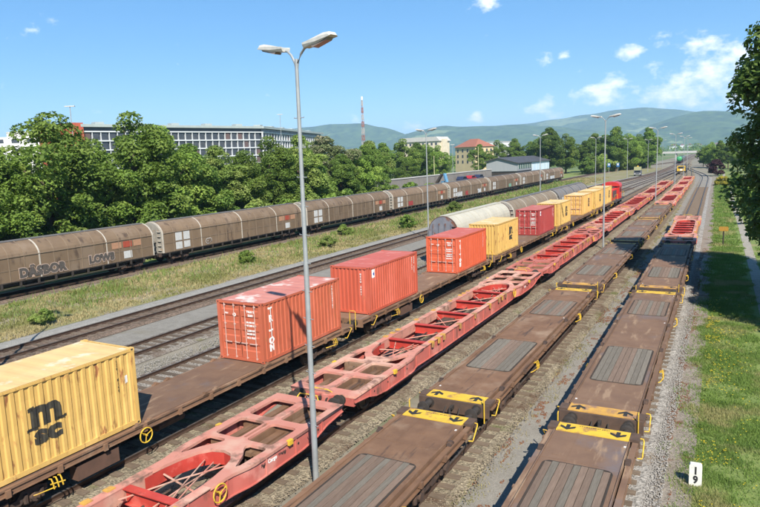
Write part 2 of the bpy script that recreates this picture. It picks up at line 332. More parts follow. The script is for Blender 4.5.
strip('footpath', lambda y: footx(y)-.36, lambda y: footx(y)+.36, GZ+.075, m_foot, 'pale trodden footpath along the grass bank', y1=250)

sl_me = MB().box(-1.3, 1.3, -.13, .13, -.16, 0).mesh('sleeper', m_sleeper)
slc_me = MB().box(-1.3, 1.3, -.13, .13, -.16, 0).mesh('sleeper', m_sleeperc)
def track(name, label, bm, y0, y1, near0, near1, dusty=False, halfw=1.75, bz=-.185):
    root = link('railway_track', None, kind='structure'); root['label'] = label
    f = lambda y: tx(name, y)
    strip('ballast_bed', lambda y: f(y)-halfw, lambda y: f(y)+halfw, bz, bm, None, y0=y0, y1=y1, parent=root, kind=None, bev=.09, n=2)
    ys = [y for y in YS if y0 <= y <= y1]
    prof = [(-.07, -.165), (.07, -.165), (.07, -.145), (.012, -.12), (.012, -.045), (.036, -.035), (.036, 0), (-.036, 0), (-.036, -.035), (-.012, -.045), (-.012, -.12), (-.07, -.145)]
    for s in (-1, 1):
        mb = MB(); rows = [[(f(y)+s*.753+px, y, pz+gz(y)) for px, pz in prof+prof[:1]] for y in ys]
        b = 0
        mb.grid(rows); me = mb.mesh('rail', m_rail, m_railsh)
        n = len(prof); me.polygons.foreach_set('material_index', [1 if (i % n) == 6 else 0 for i in range(len(me.polygons))])
        link('rail', me, root)
    me = slc_me if dusty else sl_me
    y = y0; far = MB()
    while y < min(y1, 330):
        j = rnd.uniform(-.03, .03)
        if near0 <= y <= near1: link('sleeper', me, root, (f(y)+j, y, -.150+rnd.uniform(-.006, .006)), trz(name, y)+rnd.uniform(-.012, .012))
        elif near0 < y < 170: far.box(f(y)-1.3, f(y)+1.3, y-.13, y+.13, -.3+gz(y), -.155+gz(y))
        y += .63
    if far.v: link('sleepers', far.mesh('sleepers', m_sleeperc if dusty else m_sleeper), root, kind='stuff')
    return root
track('brown', 'track under the brown covered train by the trees', m_ballast2, 10, 1015, 211, 250)
track('main', 'main track with dark rails beside the grassy strip', m_ballast2, 8, 1015, 16, 95)
track('sidea', 'empty siding next to the grey service path', m_ballast, 8, 403, 18, 75)
track('sideb', 'siding just left of the container train', m_ballast, 8, 403, 14, 80)
track('box', 'track under the container train', m_ballast4, 2, 1015, 8, 50, True)
track('red', 'track under the red skeleton wagons', m_ballast4, 2, 403, 8, 60, True)
track('flata', 'track under the left line of brown flat wagons', m_ballast4, 2, 320, 10, 60, True)
track('flatb', 'track beside the grass bank under the right line of wagons', m_path2, 2, 310, 14, 60, True, 1.5, -.2)
strip('ballast_shoulder', lambda y: tx('flatb', y)+.9, lambda y: tx('flatb', y)+1.75, -.175, m_ballast3, 'pale ballast shoulder right of the bank line', y1=225, bev=.05)

# ------------------------------------------------------------------ running gear
def wheel_mesh():
    mb = MB(); P = [(-.07, .42), (-.07, .50), (-.04, .50), (-.035, .465), (.065, .455), (.065, .36), (.03, .33), (.03, .14), (.08, .12), (.08, 0)]
    rows = [[(x, r*math.cos(2*math.pi*k/20), r*math.sin(2*math.pi*k/20)) for k in range(21)] for x, r in P]
    mb.grid(rows); return mb.mesh('wheel', m_wheel, smooth=True)
wheel = wheel_mesh()
wheel_l = wheel.copy(); wheel_l.transform(Matrix.Scale(-1, 4, (1, 0, 0))); wheel_l.flip_normals()
axle = MB().tube([(-1.0, 0, 0), (1.0, 0, 0)], .085, 10).mesh('axle', m_wheel, smooth=True)
def bogie_mesh():
    mb = MB()
    for s in (-1, 1):
        prof = [(-1.32, .52), (-1.32, .66), (-1.05, .74), (-.55, .74), (-.4, .55), (.4, .55), (.55, .74), (1.05, .74), (1.32, .66), (1.32, .52), (1.12, .48), (1.06, .34), (.74, .34), (.68, .5), (.5, .36), (-.5, .36), (-.68, .5), (-.74, .34), (-1.06, .34), (-1.12, .48)]
        mb.prism(prof, 'x', s*.96, s*1.06)
        for yy in (-.9, .9):
            mb.tube([(s*1.0, yy, .46), (s*1.17, yy, .46)], .13, 8)
            for d in (-.24, .24): mb.tube([(s*1.06, yy+d, .36), (s*1.06, yy+d, .62)], .07, 6)
        mb.box(s*1.02, s*1.12, -.14, .14, .4, .66)
    mb.box(-1.0, 1.0, -.2, .2, .44, .72); mb.box(-1., 1., -1.32, -1.22, .5, .62); mb.box(-1., 1., 1.22, 1.32, .5, .62)
    return mb.mesh('bogie', m_under)
bogie = bogie_mesh()
def bogie_spec(y, x=0):
    ch = []
    for yy in (-.9, .9):
        ch += [('wheel', wheel, (.755, yy, .46)), ('wheel', wheel_l, (-.755, yy, .46)), ('axle', axle, (0, yy, .46))]
    return ('bogie', bogie, (x, y, 0), 0, ch)
def buffer_mesh(m, r=.19):
    mb = MB(); mb.tube([(0, 0, 0), (0, .03, 0), (0, .03, 0), (0, .33, 0), (0, .33, 0), (0, .5, 0), (0, .52, 0), (0, .55, 0), (0, .57, 0)], 0, 14, rr=[.17, .17, .12, .11, .075, .075, r*1.15, r*1.15, r*.9]); return mb.mesh('buffer', m, smooth=True)
buf = buffer_mesh(m_black); bufbig = buffer_mesh(m_black, .22)
def hook_mesh():
    mb = MB(); mb.box(-.05, .05, 0, .18, .92, 1.04); mb.tube([(0, .15, 1.0), (0, .3, 1.02), (0, .34, .9), (0, .24, .86)], .035, 6)
    mb.tube([(0, .3, .9), (.04, .42, .6), (0, .44, .5), (-.04, .42, .6), (0, .3, .9)], .025, 5); mb.tube([(.25, .02, .95), (.27, .2, .8), (.2, .35, .55), (.1, .42, .62)], .025, 6); mb.tube([(-.25, .02, .95), (-.27, .2, .8), (-.2, .3, .5)], .025, 6); return mb.mesh('coupling', m_black)
hook = hook_mesh()
def ends_spec(yend, bufm=buf):
    sp = []
    for s in (-1, 1):
        rz = 0 if s > 0 else math.pi
        for x in (-.875, .875): sp.append(('buffer', bufm, (x, s*yend, 1.0), rz))
        sp.append(('coupling', hook, (0, s*yend, 0), rz))
    return sp
def wheel_ring(r, m, x=0):
    mb = MB(); mb.tube([(0, r*math.cos(2*math.pi*k/16), r*math.sin(2*math.pi*k/16)) for k in range(17)], .022, 6, cap=False)
    for a in (20, 140, 260): mb.tube([(.0, 0, 0), (0, r*math.cos(R(a)), r*math.sin(R(a)))], .016, 5)
    mb.tube([(-.14, 0, 0), (.04, 0, 0)], .035, 6); return mb.mesh('handwheel', m)
hwheel = wheel_ring(.25, m_yellow)
def hand_rail():
    mb = MB(); mb.tube([(0, 0, -.35), (.13, .03, -.35), (.14, .05, -.3), (.14, .42, 0), (.12, .48, .05), (0, .5, .05)], .02, 6); return mb.mesh('handrail', m_yellow)
hrail = hand_rail()
def end_rail():
    mb = MB(); mb.tube([(-.17, 0, -.5), (-.17, 0, .42), (-.14, 0, .47), (.14, 0, .47), (.17, 0, .42), (.17, 0, -.5)], .02, 6); return mb.mesh('handrail', m_yellow)
erail = end_rail()
def post_rail():
    mb = MB(); mb.tube([(0, 0, -.55), (0, 0, .32), (0, .05, .36)], .022, 6); return mb.mesh('handrail', m_yellow)
prail = post_rail()
def lever_mesh():
    mb = MB()
    for d in (0, .14, .28): mb.tube([(0, d, -.05), (.1, d, -.02), (.13, d+.02, -.14), (.13, d+.05, -.34)], .022, 5)
    mb.tube([(.13, -.05, -.16), (.13, .4, -.24)], .022, 5); mb.tube([(0, -.5, -.3), (.08, -.4, -.28), (.13, .1, -.3)], .02, 5); return mb.mesh('brake_lever', m_yellow)
lever = lever_mesh()
m_headst = mat('grimy headstock', (.11, .07, .05), (.07, .046, .035), scale=4, rough=.85)
arrow_pts = [(-.06, -.2), (.06, -.2), (.06, .02), (.15, -.06), (.235, -.1), (.22, .04), (0, .21), (-.22, .04), (-.235, -.1), (-.15, -.06), (-.06, .02)]
arrow = MB().prism(arrow_pts, 'z', 0, .003).mesh('arrow_mark', m_arrow)
# ------------------------------------------------------------------ brown flat wagons with timber panels
def flat_spec(deckm, ypm, half=9.9, panels=((-6.4, -2.2), (2.9, 6.3)), worn=True):
    sp = []; H = half
    mb = MB(); mb.box(-1.06, 1.06, -H+.62, H-.62, 1.10, 1.18)
    for y in np.arange(-H+1.2, H-1., 2.3):   # weld seams standing a little proud
        if not any(a-.1 < y < b+.1 for a, b in panels): mb.box(-1.05, 1.05, y-.012, y+.012, 1.175, 1.186)
    for x in (-.36, .36):   # long plate joints, broken at the timber panels
        yy = [-H+.62]+[q for p in panels for q in (p[0]-.1, p[1]+.1)]+[H-.62]
        for a, b in zip(yy[::2], yy[1::2]): mb.box(x-.01, x+.01, a, b, 1.175, 1.184)
    for x, y in ((-.6, -H+2.1), (.55, -H+2.3), (-.2, -.8), (.6, 1.1), (-.65, .4), (.1, H-1.6), (-.7, H-2.2)): mb.box(x-.09, x+.09, y-.06, y+.06, 1.175, 1.188)
    sp.append(('deck_plate', mb.mesh('deck_plate', deckm)))
    mb = MB()
    for x, y in ((-.98, -H+1.1), (1.0, H-1.0), (.98, 2.6)): mb.box(x-.03, x+.03, y-.05, y+.04, 1.1795, 1.1825)
    sp.append(('sticker', mb.mesh('sticker', m_white), (0, 0, 0), 0, None, 'stuff'))
    for s in (-1, 1):
        mb = MB(); mb.box(min(s*1.14, s*1.30), max(s*1.14, s*1.30), -H, H, 1.06, 1.125); mb.box(min(s*1.20, s*1.225), max(s*1.20, s*1.225), -H+.05, H-.05, .90, 1.06); mb.box(min(s*1.12, s*1.30), max(s*1.12, s*1.30), -H+.3, H-.3, .87, .90)
        mb.box(min(s*1.065, s*1.095), max(s*1.065, s*1.095), -H+.62, H-.62, 1.0, 1.215)
        for y in np.arange(-H+1.0, H-.5, 1.62): mb.box(min(s*1.22, s*1.36), max(s*1.22, s*1.36), y-.06, y+.06, .93, 1.10)
        sp.append(('side_sill', mb.mesh('side_sill', deckm)))
        mb = MB(); mb.prism([(-.14, 1.126), (.14, 1.126), (.12, 1.19), (.05, 1.2), (.04, 1.25), (-.04, 1.25), (-.05, 1.2), (-.12, 1.19)], 'x', -.07, .07); bk = mb.mesh('lashing_bracket', m_under)
        for y in (-H+1.7, -2.0, 2.2, H-1.9): sp.append(('lashing_bracket', bk, (s*1.19, y, 0)))
    for a, b in panels:
        frame = plate('panel_frame', rrect(-.93, .93, a-.05, b+.05, .22), [rrect(-.895, .895, a-.015, b+.015, .19)], 1.181, 1.192, m_bed)
        planks = []; n = 9; wd = 1.74/n
        for i in range(n):
            g = (i not in (3, 4, 5)) if a < 0 else (i % 3 == 1)
            e = .06 if i in (0, n-1) else 0
            planks.append(('plank', MB().box(-wd/2+.008, wd/2-.008, a+e-(a+b)/2, b-e-(a+b)/2, 0, .014+.003*(i % 2)).mesh('plank', m_plankg if g else m_plankb), (-.87+wd*(i+.5), (a+b)/2, 1.184), 0))
        bedm = MB().prism(rrect(-.89, .89, a-.01, b+.01, .18), 'z', 1.181, 1.1835).mesh('plank_bed', m_bed)
        sp.append(('timber_panel', frame, (0, 0, 0), 0, [('plank_bed', bedm)]+planks))
    for s in (-1, 1):
        mb = MB(); mb.box(-1.05, 1.05, min(s*(H-.61), s*H), max(s*(H-.61), s*H), 1.12, 1.20)
        marks = [('arrow_mark', arrow, (x, s*(H-.3), 1.2005), math.pi if s > 0 else 0) for x in (-.75, .72)]
        tx_ = MB()
        for k in range(14):
            ww = rnd.uniform(.02, .05)
            tx_.box(-.42+k*.065, -.42+k*.065+ww, s*H-s*.12-.02, s*H-s*.12+.02, 1.2005, 1.2025)
        if s > 0: marks.append(('stencil_mark', tx_.mesh('stencil_mark', m_arrow), (0, 0, 0), 0, None, 'stuff'))
        sp.append(('end_plate', mb.mesh('end_plate', ypm[0] if s > 0 else ypm[1]), (0, 0, 0), 0, marks))
        mb = MB(); mb.box(-1.30, 1.30, min(s*H+s*.002, s*(H+.1)), max(s*H+s*.002, s*(H+.1)), .72, 1.17)
        mb.box(-1.33, -1.06, min(s*(H-.5), s*H), max(s*(H-.5), s*H), 1.126, 1.21); mb.box(1.06, 1.33, min(s*(H-.5), s*H), max(s*(H-.5), s*H), 1.126, 1.21)
        sp.append(('headstock', mb.mesh('headstock', m_headst)))
        for q in (-1, 1):
            o = (q*1.3, s*(H-.7) if q*s > 0 else s*(H-.2), 1.1)
            sp.append(('handrail', hrail, o, 0 if q > 0 else math.pi))
            sp.append(('brake_lever', lever, (q*1.3, s*4.3, 1.0), 0 if q > 0 else math.pi))
        sp.append(('handrail', prail, (-1.15*s, s*(H+.13), 1.1)))
    mb = MB(); mb.box(-.16, .16, -H+.1, H-.1, .5, 1.095)
    for y in np.arange(-H+1.5, H-1, 1.8): mb.box(-1.19, 1.19, y-.05, y+.05, .85, 1.09)
    mb.tube([(.7, -3.2, .7), (.7, -2.2, .7)], .2, 10); mb.tube([(-.6, 2., .7), (-.6, 3.2, .7)], .22, 10)
    sp.append(('center_beam', mb.mesh('center_beam', m_under)))
    sp += [bogie_spec(H-3.0), bogie_spec(-H+3.0)]+ends_spec(H+.1)
    return sp
flat1 = flat_spec(m_deck, (m_yellow, m_yellow))
flat2 = flat_spec(m_deck2, (m_yellow, m_yellowold), panels=((-6.7, -2.2), (3.9, 7.2)))
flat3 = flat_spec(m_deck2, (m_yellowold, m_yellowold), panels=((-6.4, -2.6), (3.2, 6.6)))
def wagon(tr, y, name, label, cat, group, spec):
    return thing(name, label, cat, (tx(tr, y), y, 0), trz(tr, y), group, spec)
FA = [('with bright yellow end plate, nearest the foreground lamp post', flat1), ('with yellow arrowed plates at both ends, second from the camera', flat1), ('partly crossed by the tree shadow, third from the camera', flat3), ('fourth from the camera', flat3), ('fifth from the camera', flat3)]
for i, (d, s_) in enumerate(FA):
    wagon('flata', 8.6+21.1*i, 'flat_wagon', 'left-line brown flat wagon '+d, 'flat wagon', 'empty brown flat wagons', s_)
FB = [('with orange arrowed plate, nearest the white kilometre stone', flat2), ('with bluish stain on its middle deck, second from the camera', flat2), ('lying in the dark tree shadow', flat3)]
for i, (d, s_) in enumerate(FB):
    wagon('flatb', 9.5+20.9*i, 'flat_wagon', 'bank-side brown flat wagon '+d, 'flat wagon', 'empty brown flat wagons', s_)

# ------------------------------------------------------------------ red skeleton wagons
def red_spec(L=25.7, mirror=False, topm=m_pink, sidem=m_pinks):
    E = L/2; sp = []
    def hw(y):
        d = E-abs(y); return 1.24+.19*(1-sstep(4.7, 5.7, d))
    ye = E-6.3
    for s in (-1, 1):
        out = []; ys = [E, E-4.7, E-4.95, E-5.2, E-5.45, E-5.7, ye]
        for y in ys: out.append((hw(y), s*y))
        # inner edge: two beams run on, the curved throat opens between them
        out += [(hw(ye)-.3, s*ye), (.9, s*(E-5.9)), (.8, s*(E-5.35)), (.62, s*(E-4.85)), (.36, s*(E-4.55)), (0, s*(E-4.45))]
        full = out+[(-x, y) for x, y in reversed(out[:-1])]
        if s < 0: full = full[::-1]
        holes = []
        for q in (-1, 1):
            a, b = sorted((q*.16, q*1.16)); holes.append(rrect(a, b, min(s*(E-.5), s*(E-1.95)), max(s*(E-.5), s*(E-1.95)), .16))
            a, b = sorted((q*.14, q*1.14)); holes.append(rrect(a, b, min(s*(E-2.3), s*(E-3.62)), max(s*(E-2.3), s*(E-3.62)), .16))
            tri = [(q*.5, s*(E-3.84)), (q*1.1, s*(E-3.84)), (q*1.17, s*(E-3.95)), (q*1.12, s*(E-5.0)), (q*1.05, s*(E-5.12)), (q*.97, s*(E-4.95)), (q*.78, s*(E-4.5)), (q*.52, s*(E-4.15)), (q*.42, s*(E-3.96))]
            holes.append(tri)
        holes.append(rrect(-.05, .05, min(s*(E-2.3), s*(E-3.5)), max(s*(E-2.3), s*(E-3.5)), .03))
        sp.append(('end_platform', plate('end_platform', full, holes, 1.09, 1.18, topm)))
        # beams and boards seen through the openings
        mb = MB(); 
        for x in (-.78, -.42, .42, .78): mb.box(x-.13, x+.13, min(s*(E-.3), s*(E-3.9)), max(s*(E-.3), s*(E-3.9)), .80, .93)
        mb.box(-.18, .18, min(s*(E-.2), s*(E-4.3)), max(s*(E-.2), s*(E-4.3)), .55, 1.08)
        mb.box(-1.2, 1.2, min(s*(E-1.9), s*(E-2.2)), max(s*(E-1.9), s*(E-2.2)), .75, 1.085); mb.box(-1.2, 1.2, min(s*(E-3.5), s*(E-3.75)), max(s*(E-3.5), s*(E-3.75)), .75, 1.085)
        sp.append(('bolster', mb.mesh('bolster', m_deck)))
        mb = MB(); mb.box(-1.36, 1.36, min(s*(E-.12), s*E), max(s*(E-.12), s*E), .78, 1.088); mb.box(-.5, .5, min(s*(E+.001), s*(E+.1)), max(s*(E+.001), s*(E+.1)), .85, 1.1)
        sp.append(('headstock', mb.mesh('headstock', sidem)))
        mb = MB(); mb.tube([(-.5, s*(E-.05), 1.18), (-.45, s*(E+.06), 1.3), (.3, s*(E+.06), 1.3), (.42, s*(E-.05), 1.18)], .022, 6)
        sp.append(('handrail', mb.mesh('handrail', m_yellow)))
        # curved throat wall
        mb = MB(); pts = [(.93, s*(ye-.3)), (.9, s*(E-5.9)), (.8, s*(E-5.35)), (.62, s*(E-4.85)), (.36, s*(E-4.55)), (0, s*(E-4.45))]; pts = pts+[(-x, y) for x, y in reversed(pts[:-1])]
        mb.grid([[(x, y, .7) for x, y in pts], [(x, y, 1.088) for x, y in pts]]); sp.append(('throat_wall', mb.mesh('throat_wall', m_red)))
    ys = sorted(set([-E, E]+[round(s*(E-d), 3) for s in (-1, 1) for d in (1.0, 1.6, 2.4, 3.4, 4.7, 4.95, 5.2, 5.45, 5.7, 6.3, 8, 10)]+[0]))
    def zb(y):
        d = E-abs(y); return .92-.36*sstep(.3, 2.2, d)-.08*sstep(4, 8, d)
    for q in (-1, 1):
        mb = MB()
        rows = [[(q*(hw(y)-.05), y, 1.149), (q*(hw(y)-.05), y, zb(y)+.03), (q*hw(y), y, zb(y)+.03), (q*hw(y), y, zb(y)), (q*(hw(y)-.22), y, zb(y)), (q*(hw(y)-.22), y, zb(y)+.03), (q*(hw(y)-.08), y, zb(y)+.03), (q*(hw(y)-.08), y, 1.149)] for y in ys]
        mb.grid(rows)
        for y in np.arange(-E+1.2, E-1, 1.45): # web stiffeners
            mb.box(min(q*(hw(y)-.05), q*(hw(y)-.01)), max(q*(hw(y)-.05), q*(hw(y)-.01)), y-.02, y+.02, zb(y)+.03, 1.14)
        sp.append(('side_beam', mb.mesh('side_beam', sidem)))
        mb = MB(); a, b = sorted((q*(hw(0)-.30), q*hw(0))); mb.box(a, b, -ye+.002, ye-.002, 1.15, 1.178)
        a, b = sorted((q*(hw(0)-.29), q*(hw(0)-.26))); mb.box(a, b, -ye, ye, .75, 1.149)
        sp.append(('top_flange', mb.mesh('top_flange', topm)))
        for y in (-5.6, -4.9, -4.3, -2.2, 0, 2.4, 4.0, 4.6, 5.3):
            mb = MB(); a, b = sorted((q*(hw(y)-.16), q*(hw(y)+.05))); mb.box(a, b, y-.13, y+.13, 1.179, 1.21); a, b = sorted((q*(hw(y)+.01), q*(hw(y)+.06))); mb.box(a, b, y-.1, y+.1, .95, 1.179)
            sp.append(('container_lock', mb.mesh('container_lock', m_yellowold)))
        mb = MB(); a, b = sorted((q*1.38, q*1.5)); mb.box(a, b, E-3.2, E-3.0, 1.05, 1.2); mb.box(a, b, -E+3.0, -E+3.2, 1.05, 1.2); sp.append(('corner_lock', mb.mesh('corner_lock', m_yellow)))
    sp.append(('handwheel', hwheel, (1.36, E-6.1, .95)))
    mb = MB()
    for q in (-1, 1):
        for d in (1.5, 2.6, 3.3, 4.3):
            for s in (-1, 1): x = q*(hw(E-d)-.05); mb.tube([(x, s*(E-d), .86), (x+q*.006, s*(E-d), .86)], .045, 8)
    sp.append(('lightening_hole', mb.mesh('lightening_hole', m_black), (0, 0, 0), 0, None, 'stuff'))
    for s in (-1, 1):
        for x in (-.55, .55, .3):
            mb = MB(); mb.tube([(x, s*(E+.02), 1.0), (x, s*(E+.2), .98), (x*.9, s*(E+.32), .75), (x*.7, s*(E+.36), .6)], .028, 6); sp.append(('air_hose', mb.mesh('air_hose', m_black)))
    n = 5
    for i in range(n):
        y = -ye+.9+(2*ye-1.8)*i/(n-1)
        mb = MB(); mb.box(-.945, .945, y-.13, y+.13, 1.12, 1.1495); mb.box(-.945, .945, y-.02, y+.02, .72, 1.12); mb.box(-.945, .945, y-.13, y+.13, .70, .72)
        sp.append(('cross_beam', mb.mesh('cross_beam', m_red)))
    mb = MB()
    for i in range(n-1):
        y0 = -ye+1.05+(2*ye-1.8)*i/(n-1); y1 = y0+(2*ye-1.8)/(n-1)-.3
        mb.tube([(-.9, y0, .95), (.9, y1, .95)], .03, 5)
        if i % 2: mb.tube([(.9, y0, .9), (-.9, y1, .9)], .03, 5)
    for s in (-1, 1): [mb.tube([(x0, s*(E-4.8), .92), ((x0+x1)/2, s*(E-6.2), 1.0), (x1, s*(E-7.6), 1.0)], .022, 5) for x0, x1 in ((-.45, .75), (-.1, .9), (.4, -.8), (.15, .35))]; mb.tube([(-.85, s*(E-6.0), .95), (.85, s*(E-6.4), .95)], .03, 5)
    sp.append(('bracing', mb.mesh('bracing', topm)))
    mb = MB(); mb.tube([(.25, -ye, .8), (.25, ye, .8)], .05, 6); mb.tube([(-.3, -ye, .75), (-.3, ye, .75)], .035, 6); mb.box(-.55, .1, -.9, .5, .55, .85); mb.tube([(.55, 1.3, .75), (.55, 2.4, .75)], .2, 10)
    sp.append(('brake_gear', mb.mesh('brake_gear', m_under)))
    t1 = text('Rail', .13, .004); t1.transform(ON_SIDE @ Matrix.Translation((-.42, 0, 0))); t2 = text('Wagon', .13, .003); t2.transform(ON_SIDE @ Matrix.Translation((.47, 0, 0)))
    t3 = text('Cargo', .17, .006); t3.transform(ON_SIDE)
    dark = join([t1, t2], 'lettering', m_arrow); lit = join([t3], 'lettering', m_white)
    for me in (dark, lit): sp.append(('lettering', me, (hw(E-4)-.046, E-3.9, .92)))
    sp += [bogie_spec(E-2.6), bogie_spec(-E+2.6)]+ends_spec(E+.02, bufbig)
    return sp
red1 = red_spec()
m_pinkb = mat('weathered red wagon paint', (.44, .15, .115), (.36, .11, .085), scale=.8, rough=.65, c3=(.5, .22, .17), s3=.5, t3=.55, c4=(.2, .1, .075), s4=1.6, t4=.58, rv=.06)
red2 = red_spec(topm=m_pinkb)
RD = ['nearest the camera beside the lamp post', 'second from the camera', 'third from the camera', 'fourth from the camera', 'fifth from the camera', 'sixth from the camera', 'farthest of its line']
for i, d in enumerate(RD):
    wagon('red', 5.0+26.5*i, 'skeleton_wagon', 'red skeleton wagon of the long red line, '+d, 'skeleton wagon', 'empty red skeleton wagons', red2 if i in (2, 4) else red1)
red_s = red_spec(L=23.0)
wagon('flatb', 74.9, 'skeleton_wagon', 'faded red skeleton wagon behind the shaded flat wagon by the grass bank', 'skeleton wagon', 'empty red skeleton wagons', red_s)
for i, d in enumerate(['first behind the brown flat wagons', 'second behind the brown flat wagons', 'third behind the brown flat wagons', 'last behind the brown flat wagons']):
    wagon('flata', 117.+23.8*i, 'skeleton_wagon', 'red skeleton wagon in the middle line, '+d, 'skeleton wagon', 'empty red skeleton wagons', red_s)

# ------------------------------------------------------------------ container train
m_toolb = mat('rusty brown tool box', (.125, .07, .05), (.085, .05, .037), scale=3, rough=.8)
def boxflat_spec(L=20.5):
    E = L/2; sp = []
    mb = MB(); mb.box(-1.2, 1.2, -E, E, 1.12, 1.185)
    for y in np.arange(-E+2.5, E-1, 2.5): mb.box(-1.19, 1.19, y-.01, y+.01, 1.18, 1.189)
    sp.append(('deck_plate', mb.mesh('deck_plate', m_deck2)))
    for s in (-1, 1):
        mb = MB(); a, b = sorted((s*1.205, s*1.33)); mb.box(a, b, -E, E, 1.10, 1.165); a, b = sorted((s*1.26, s*1.285)); mb.box(a, b, -E, E, .95, 1.10); a, b = sorted((s*1.18, s*1.33)); mb.box(a, b, -E, E, .925, .95)
        for y in np.arange(-E+.9, E-.5, 1.55): a, b = sorted((s*1.28, s*1.38)); mb.box(a, b, y-.07, y+.07, .9, 1.12)
        sp.append(('side_sill', mb.mesh('side_sill', m_deck)))
        mb = MB(); mb.prism([(-.17, 1.166), (.17, 1.166), (.15, 1.2), (.06, 1.21), (.05, 1.26), (-.05, 1.26), (-.06, 1.21), (-.15, 1.2)], 'x', -.07, .07); bk = mb.mesh('lashing_bracket', m_deck)
        for y in (-3.4, -2.9, -.3, .3, 2.9, 3.4): sp.append(('lashing_bracket', bk, (s*1.29, y, 0)))
        sp.append(('handwheel', hwheel, (1.42*s, s*-3.2, .8)))
        sp.append(('brake_lever', lever, (1.3*s, s*-6.6, .9), 0 if s > 0 else math.pi)); sp.append(('brake_lever', lever, (1.3*s, s*(E-2), .95), 0 if s > 0 else math.pi))
        mb = MB(); a, b = sorted((s*.85, s*1.22)); mb.box(a, b, s*-4.9-.75, s*-4.9+.75, .3, .76); sp.append(('tool_box', mb.mesh('tool_box', m_toolb)))
        mb = MB(); mb.box(-1.3, 1.3, min(s*(E+.001), s*(E+.1)), max(s*(E+.001), s*(E+.1)), .76, 1.16); sp.append(('headstock', mb.mesh('headstock', m_deck)))
        sp.append(('handrail', erail, (1.15*s, s*(E+.3), 1.35), 0)); sp.append(('handrail', hrail, (1.33, s*(E-.8), 1.05)))
    mb = MB(); mb.box(-.2, .2, -E+.1, E-.1, .45, 1.115)
    for y in np.arange(-E+1, E-.5, 1.6): mb.box(-1.25, 1.25, y-.05, y+.05, .85, 1.11)
    mb.tube([(.7, -2.2, .6), (.7, -1., .6)], .22, 10)
    sp.append(('center_beam', mb.mesh('center_beam', m_under)))
    sp += [bogie_spec(E-2.4), bogie_spec(-E+2.4)]+ends_spec(E+.1)
    return sp
bflat = boxflat_spec(); bflat_s = boxflat_spec(15.2)
for i, d in enumerate(['carrying the nearest yellow container and an orange-red one', 'carrying two plain orange-red containers', 'carrying a yellow and a dark red container', 'carrying two yellow containers behind the dark red one']):
    wagon('box', 16.95+21.6*i, 'container_wagon', 'brown container wagon '+d, 'flat wagon', 'wagons of the container train', bflat)
wagon('box', 100.5, 'container_wagon', 'brown container wagon next to the red locomotive carrying two yellow containers', 'flat wagon', 'wagons of the container train', bflat_s)

CL_, CW, CH = 6.058, 2.438, 2.591
def corr(t, per=.278, dep=.036):
    p = (t/per) % 1.
    if p < .36: return 0.
    if p < .5: return -dep*(p-.36)/.14
    if p < .86: return -dep
    return -dep*(1-(p-.86)/.14)
def corr_pts(a, b, per=.278):
    n0 = math.floor(a/per)-1; P = [a, b]
    for k in range(n0, int(b/per)+2):
        for q in (0., .36, .5, .86):
            t = (k+q)*per
            if a < t < b: P.append(t)
    return sorted(set(round(x, 4) for x in P))
def on_corr(me, y0, base, m):
    """wrap flat side lettering onto the corrugated wall"""
    bm = bmesh.new(); bm.from_mesh(me)
    ymin = min(v.co.y for v in bm.verts); ymax = max(v.co.y for v in bm.verts)
    for t in corr_pts(ymin, ymax):
        g = bm.verts[:]+bm.edges[:]+bm.faces[:]
        bmesh.ops.bisect_plane(bm, geom=g, plane_co=(0, t, 0), plane_no=(0, 1, 0), dist=1e-5)
    for v in bm.verts: v.co.x += base+corr(v.co.y)
    me = bpy.data.meshes.new('lettering'); bm.to_mesh(me); bm.free(); me.materials.append(m); return me
